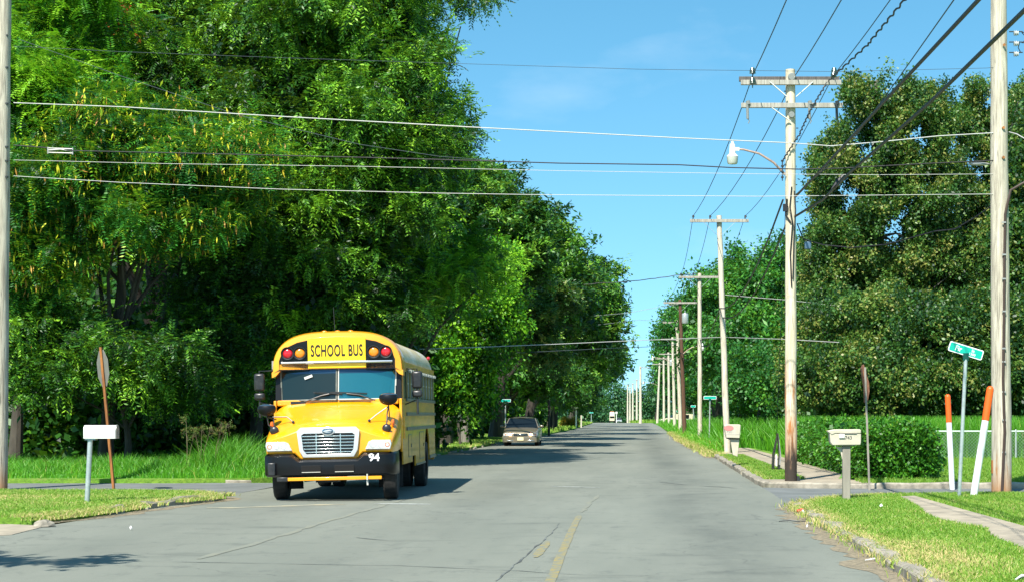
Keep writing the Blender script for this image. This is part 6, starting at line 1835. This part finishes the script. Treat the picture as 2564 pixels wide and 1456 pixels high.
# distant vehicles and structures
def small_car(label, x, Y, w, m, rz=0):
    root = thing('car', label, 'car', ((x - CX) / F * Y, Y, gz(Y) if Y > 300 else LZ), rz)
    s = w / 1.8
    def sec(y, hw, z0, z1): return [(-hw, y, z0), (-hw, y, z1 * .8), (-hw * .9, y, z1), (hw * .9, y, z1), (hw, y, z1 * .8), (hw, y, z0)]
    mb = MB(); S = [sec(0, .80, .3, .62), sec(.2, .88, .22, .72), (sec(1.3, .9, .22, .92)), sec(3.5, .9, .22, .95), sec(4.4, .85, .3, .85)]; mb.loft(S, 0, True, True, True); mb.build('body', m, root)
    mb = MB(); S = [sec(1.2, .78, .90, .93), sec(1.9, .68, .9, 1.38), sec(3.1, .68, .9, 1.40), sec(3.9, .76, .9, .95)]; mb.loft(S, 0, False, True, True); mb.build('cabin', M['glass_dark'], root)
    mb = MB(); S = [sec(1.95, .64, 1.36, 1.41), sec(3.05, .64, 1.38, 1.43)]; mb.loft(S, 0, False, True, True); mb.build('roof', m, root)
    for sx_ in (-1, 1):
        mb = MB(); mb.box((sx_ * .6, -.01, .58), (.3, .04, .12)); mb.build('headlight', M['lens'], root)
        for yy in (.8, 3.5):
            mb = MB(); mb.lathe([(0, -.1), (.3, -.1), (.32, 0), (.3, .1), (0, .1)], 16, 0, 'X', (sx_ * .78, yy, .32)); mb.build('wheel', M['rubber'], root)
    mb = MB(); mb.box((0, -.03, .42), (.9, .03, .1)); mb.build('grille', M['black'], root)
    return root
small_car('tiny grey car at the vanishing end of the road', 1549, 500, 1.8, M['galv'])
small_car('pale cream car parked on the grass beyond the far right poles', 1655, 262, 1.8, M['cream_paint'], R(-75))
# delivery truck at the road end
Y = 470; root = thing('box_truck', 'tiny white and orange truck at the vanishing end of the road', 'truck', ((1532 - CX) / F * Y, Y, gz(Y)))
mb = MB(); mb.box((0, 2.5, 2.1), (1.3, 4.5, 1.7)); mb.build('cargo_box', M['white'], root, bevel=.05)
mb = MB(); mb.box((0, .2, 1.25), (1.45, 1.2, 1.5)); mb.build('cab', M['cream_paint'], root, bevel=.1)
mb = MB(); mb.box((0, -.42, 1.55), (1.2, .05, .5)); mb.build('windscreen', M['glass_dark'], root)
mb = MB(); mb.box((0, 1.2, 3.05), (1.0, .5, .3)); mb.build('roof_vent', M['rust'], root)
for sx_ in (-1, 1):
    for yy in (.3, 3.8):
        mb = MB(); mb.lathe([(0, -.12), (.42, -.12), (.45, 0), (.42, .12), (0, .12)], 16, 0, 'X', (sx_ * .65, yy, .45)); mb.build('wheel', M['rubber'], root)
# low pale garden wall behind the far poles
Y = 245; a = at(1690, 0, Y).x; c2 = at(1735, 0, Y).x
root = thing('house', 'low cream house glimpsed between the far right poles', 'house', ((a + c2) / 2, Y + 4, LZ))
mb = MB(); mb.box((0, 0, .8), (c2 - a, 5, 1.9)); mb.build('wall', M['cream_paint'], root)
mb = MB(); hw = (c2 - a) / 2 + .2; mb.prism([(-hw, 1.75), (hw, 1.75), (hw * .4, 2.6), (-hw * .4, 2.6)], 5.4, 'Y', -2.7); mb.build('roof', M['roof_brown'], root)
for x in (-.6, .5):
    mb = MB(); mb.box((x, -2.51, 1.1), (.5, .04, .6)); w_ = mb.build('window', M['glass_dark'], root); mb = MB(); mb.box((x, -2.54, .78), (.6, .05, .05)); mb.build('sill', M['white'], w_)
# litter and debris
def litter(name, label, px, py, z, shape, m, size, seed):
    b = gnd(px, py, z); rr = random.Random(seed); mb = MB()
    if shape == 'cup':
        mb.tube([(-size / 2, 0, size * .22), (size / 2, .02, size * .28)], [size * .2, size * .28], 12); mb2 = mb
        o = mb.build(name, m, loc=b)
    elif shape == 'stick':
        mb.tube([(-size / 2, 0, .015), (-size * .1, .05, .03), (size * .1, .0, .02), (size / 2, .03, .015)], [.006, .014, .012, .006], 6); o = mb.build(name, m, loc=b)
    else:
        pts = []
        for i in range(7):
            a = i / 7 * 2 * math.pi; pts.append((size / 2 * math.cos(a) * rr.uniform(.6, 1.1), size * .5 * math.sin(a) * rr.uniform(.6, 1.1), rr.uniform(.01, .05)))
        mb.add(pts + [(0, 0, .06)], [(i, (i + 1) % 7, 7) for i in range(7)]); mb.add([(x, y, z_ - .006) for x, y, z_ in pts + [(0, 0, .06)]], [((i + 1) % 7, i, 7) for i in range(7)]); o = mb.build(name, m, loc=b, fix=False)
    return tag(o, label, 'litter')
litter('crushed_cup', 'crushed red and white cup on the tip of the right lawn', 2003, 1280, .06, 'cup', M['litter_red'], .10, 1)
o = litter('paper_scrap', 'white wrapper stuck to the crushed red cup', 2010, 1283, .08, 'scrap', M['litter_white'], .05, 2)
litter('dark_stick', 'dark broken stick on the road by the right kerb', 1985, 1306, .01, 'stick', M['dark_metal'], .42, 3)
litter('pale_strip', 'thin pale strip of trash just right of the dark stick', 2032, 1312, .012, 'stick', M['sign_back'], .15, 4)
litter('paper_scrap', 'small white scrap by the kerb below the stick', 2020, 1321, .01, 'scrap', M['litter_white'], .035, 5)
litter('pale_stick', 'white stick lying on the road near the lower right kerb', 2205, 1404, .012, 'stick', M['white'], .34, 6)
litter('paper_scrap', 'torn white paper on the grass at the lower right', 2557, 1452, LZ + .03, 'scrap', M['litter_white'], .15, 7)
litter('paper_scrap', 'small pale scrap on the grass left of the beige mailbox', 2206, 1268, LZ + .03, 'scrap', M['litter_white'], .07, 8)
litter('paper_scrap', 'small pale scrap on the road below the left lawn', 328, 1325, .012, 'scrap', M['litter_white'], .045, 9)
litter('paper_scrap', 'pale scrap on the sunny verge beside the dark mailbox', 1166, 1102, LZ + .03, 'scrap', M['litter_white'], .4, 10)
litter('paper_scrap', 'pale scrap on the sunny verge near the bus tail', 1121, 1102, LZ + .03, 'scrap', M['litter_white'], .35, 11)
# concrete drain slab and broken blocks by the right kerb
rr = random.Random(4)
for i, (x, y, s, lab) in enumerate(((2112, 1322, .30, 'large broken kerb block at the near right lawn edge'), (110, 1318, .34, 'broken kerb block at the driveway edge on the left'))):
    b = gnd(x, y, 0); mb = MB(); mb.ball((0, 0, .02), (s * .45, s * .65, s * .24), 9, 6); 
    vs = [(vx * rr.uniform(.85, 1.1), vy * rr.uniform(.85, 1.1), vz * rr.uniform(.85, 1.1)) for vx, vy, vz in mb.v]; mb.v = vs
    for j in range(len(mb.sm)): mb.sm[j] = False
    o = mb.build('kerb_block', M['kerb'], loc=b, fix=False); tag(o, lab, 'kerb block')
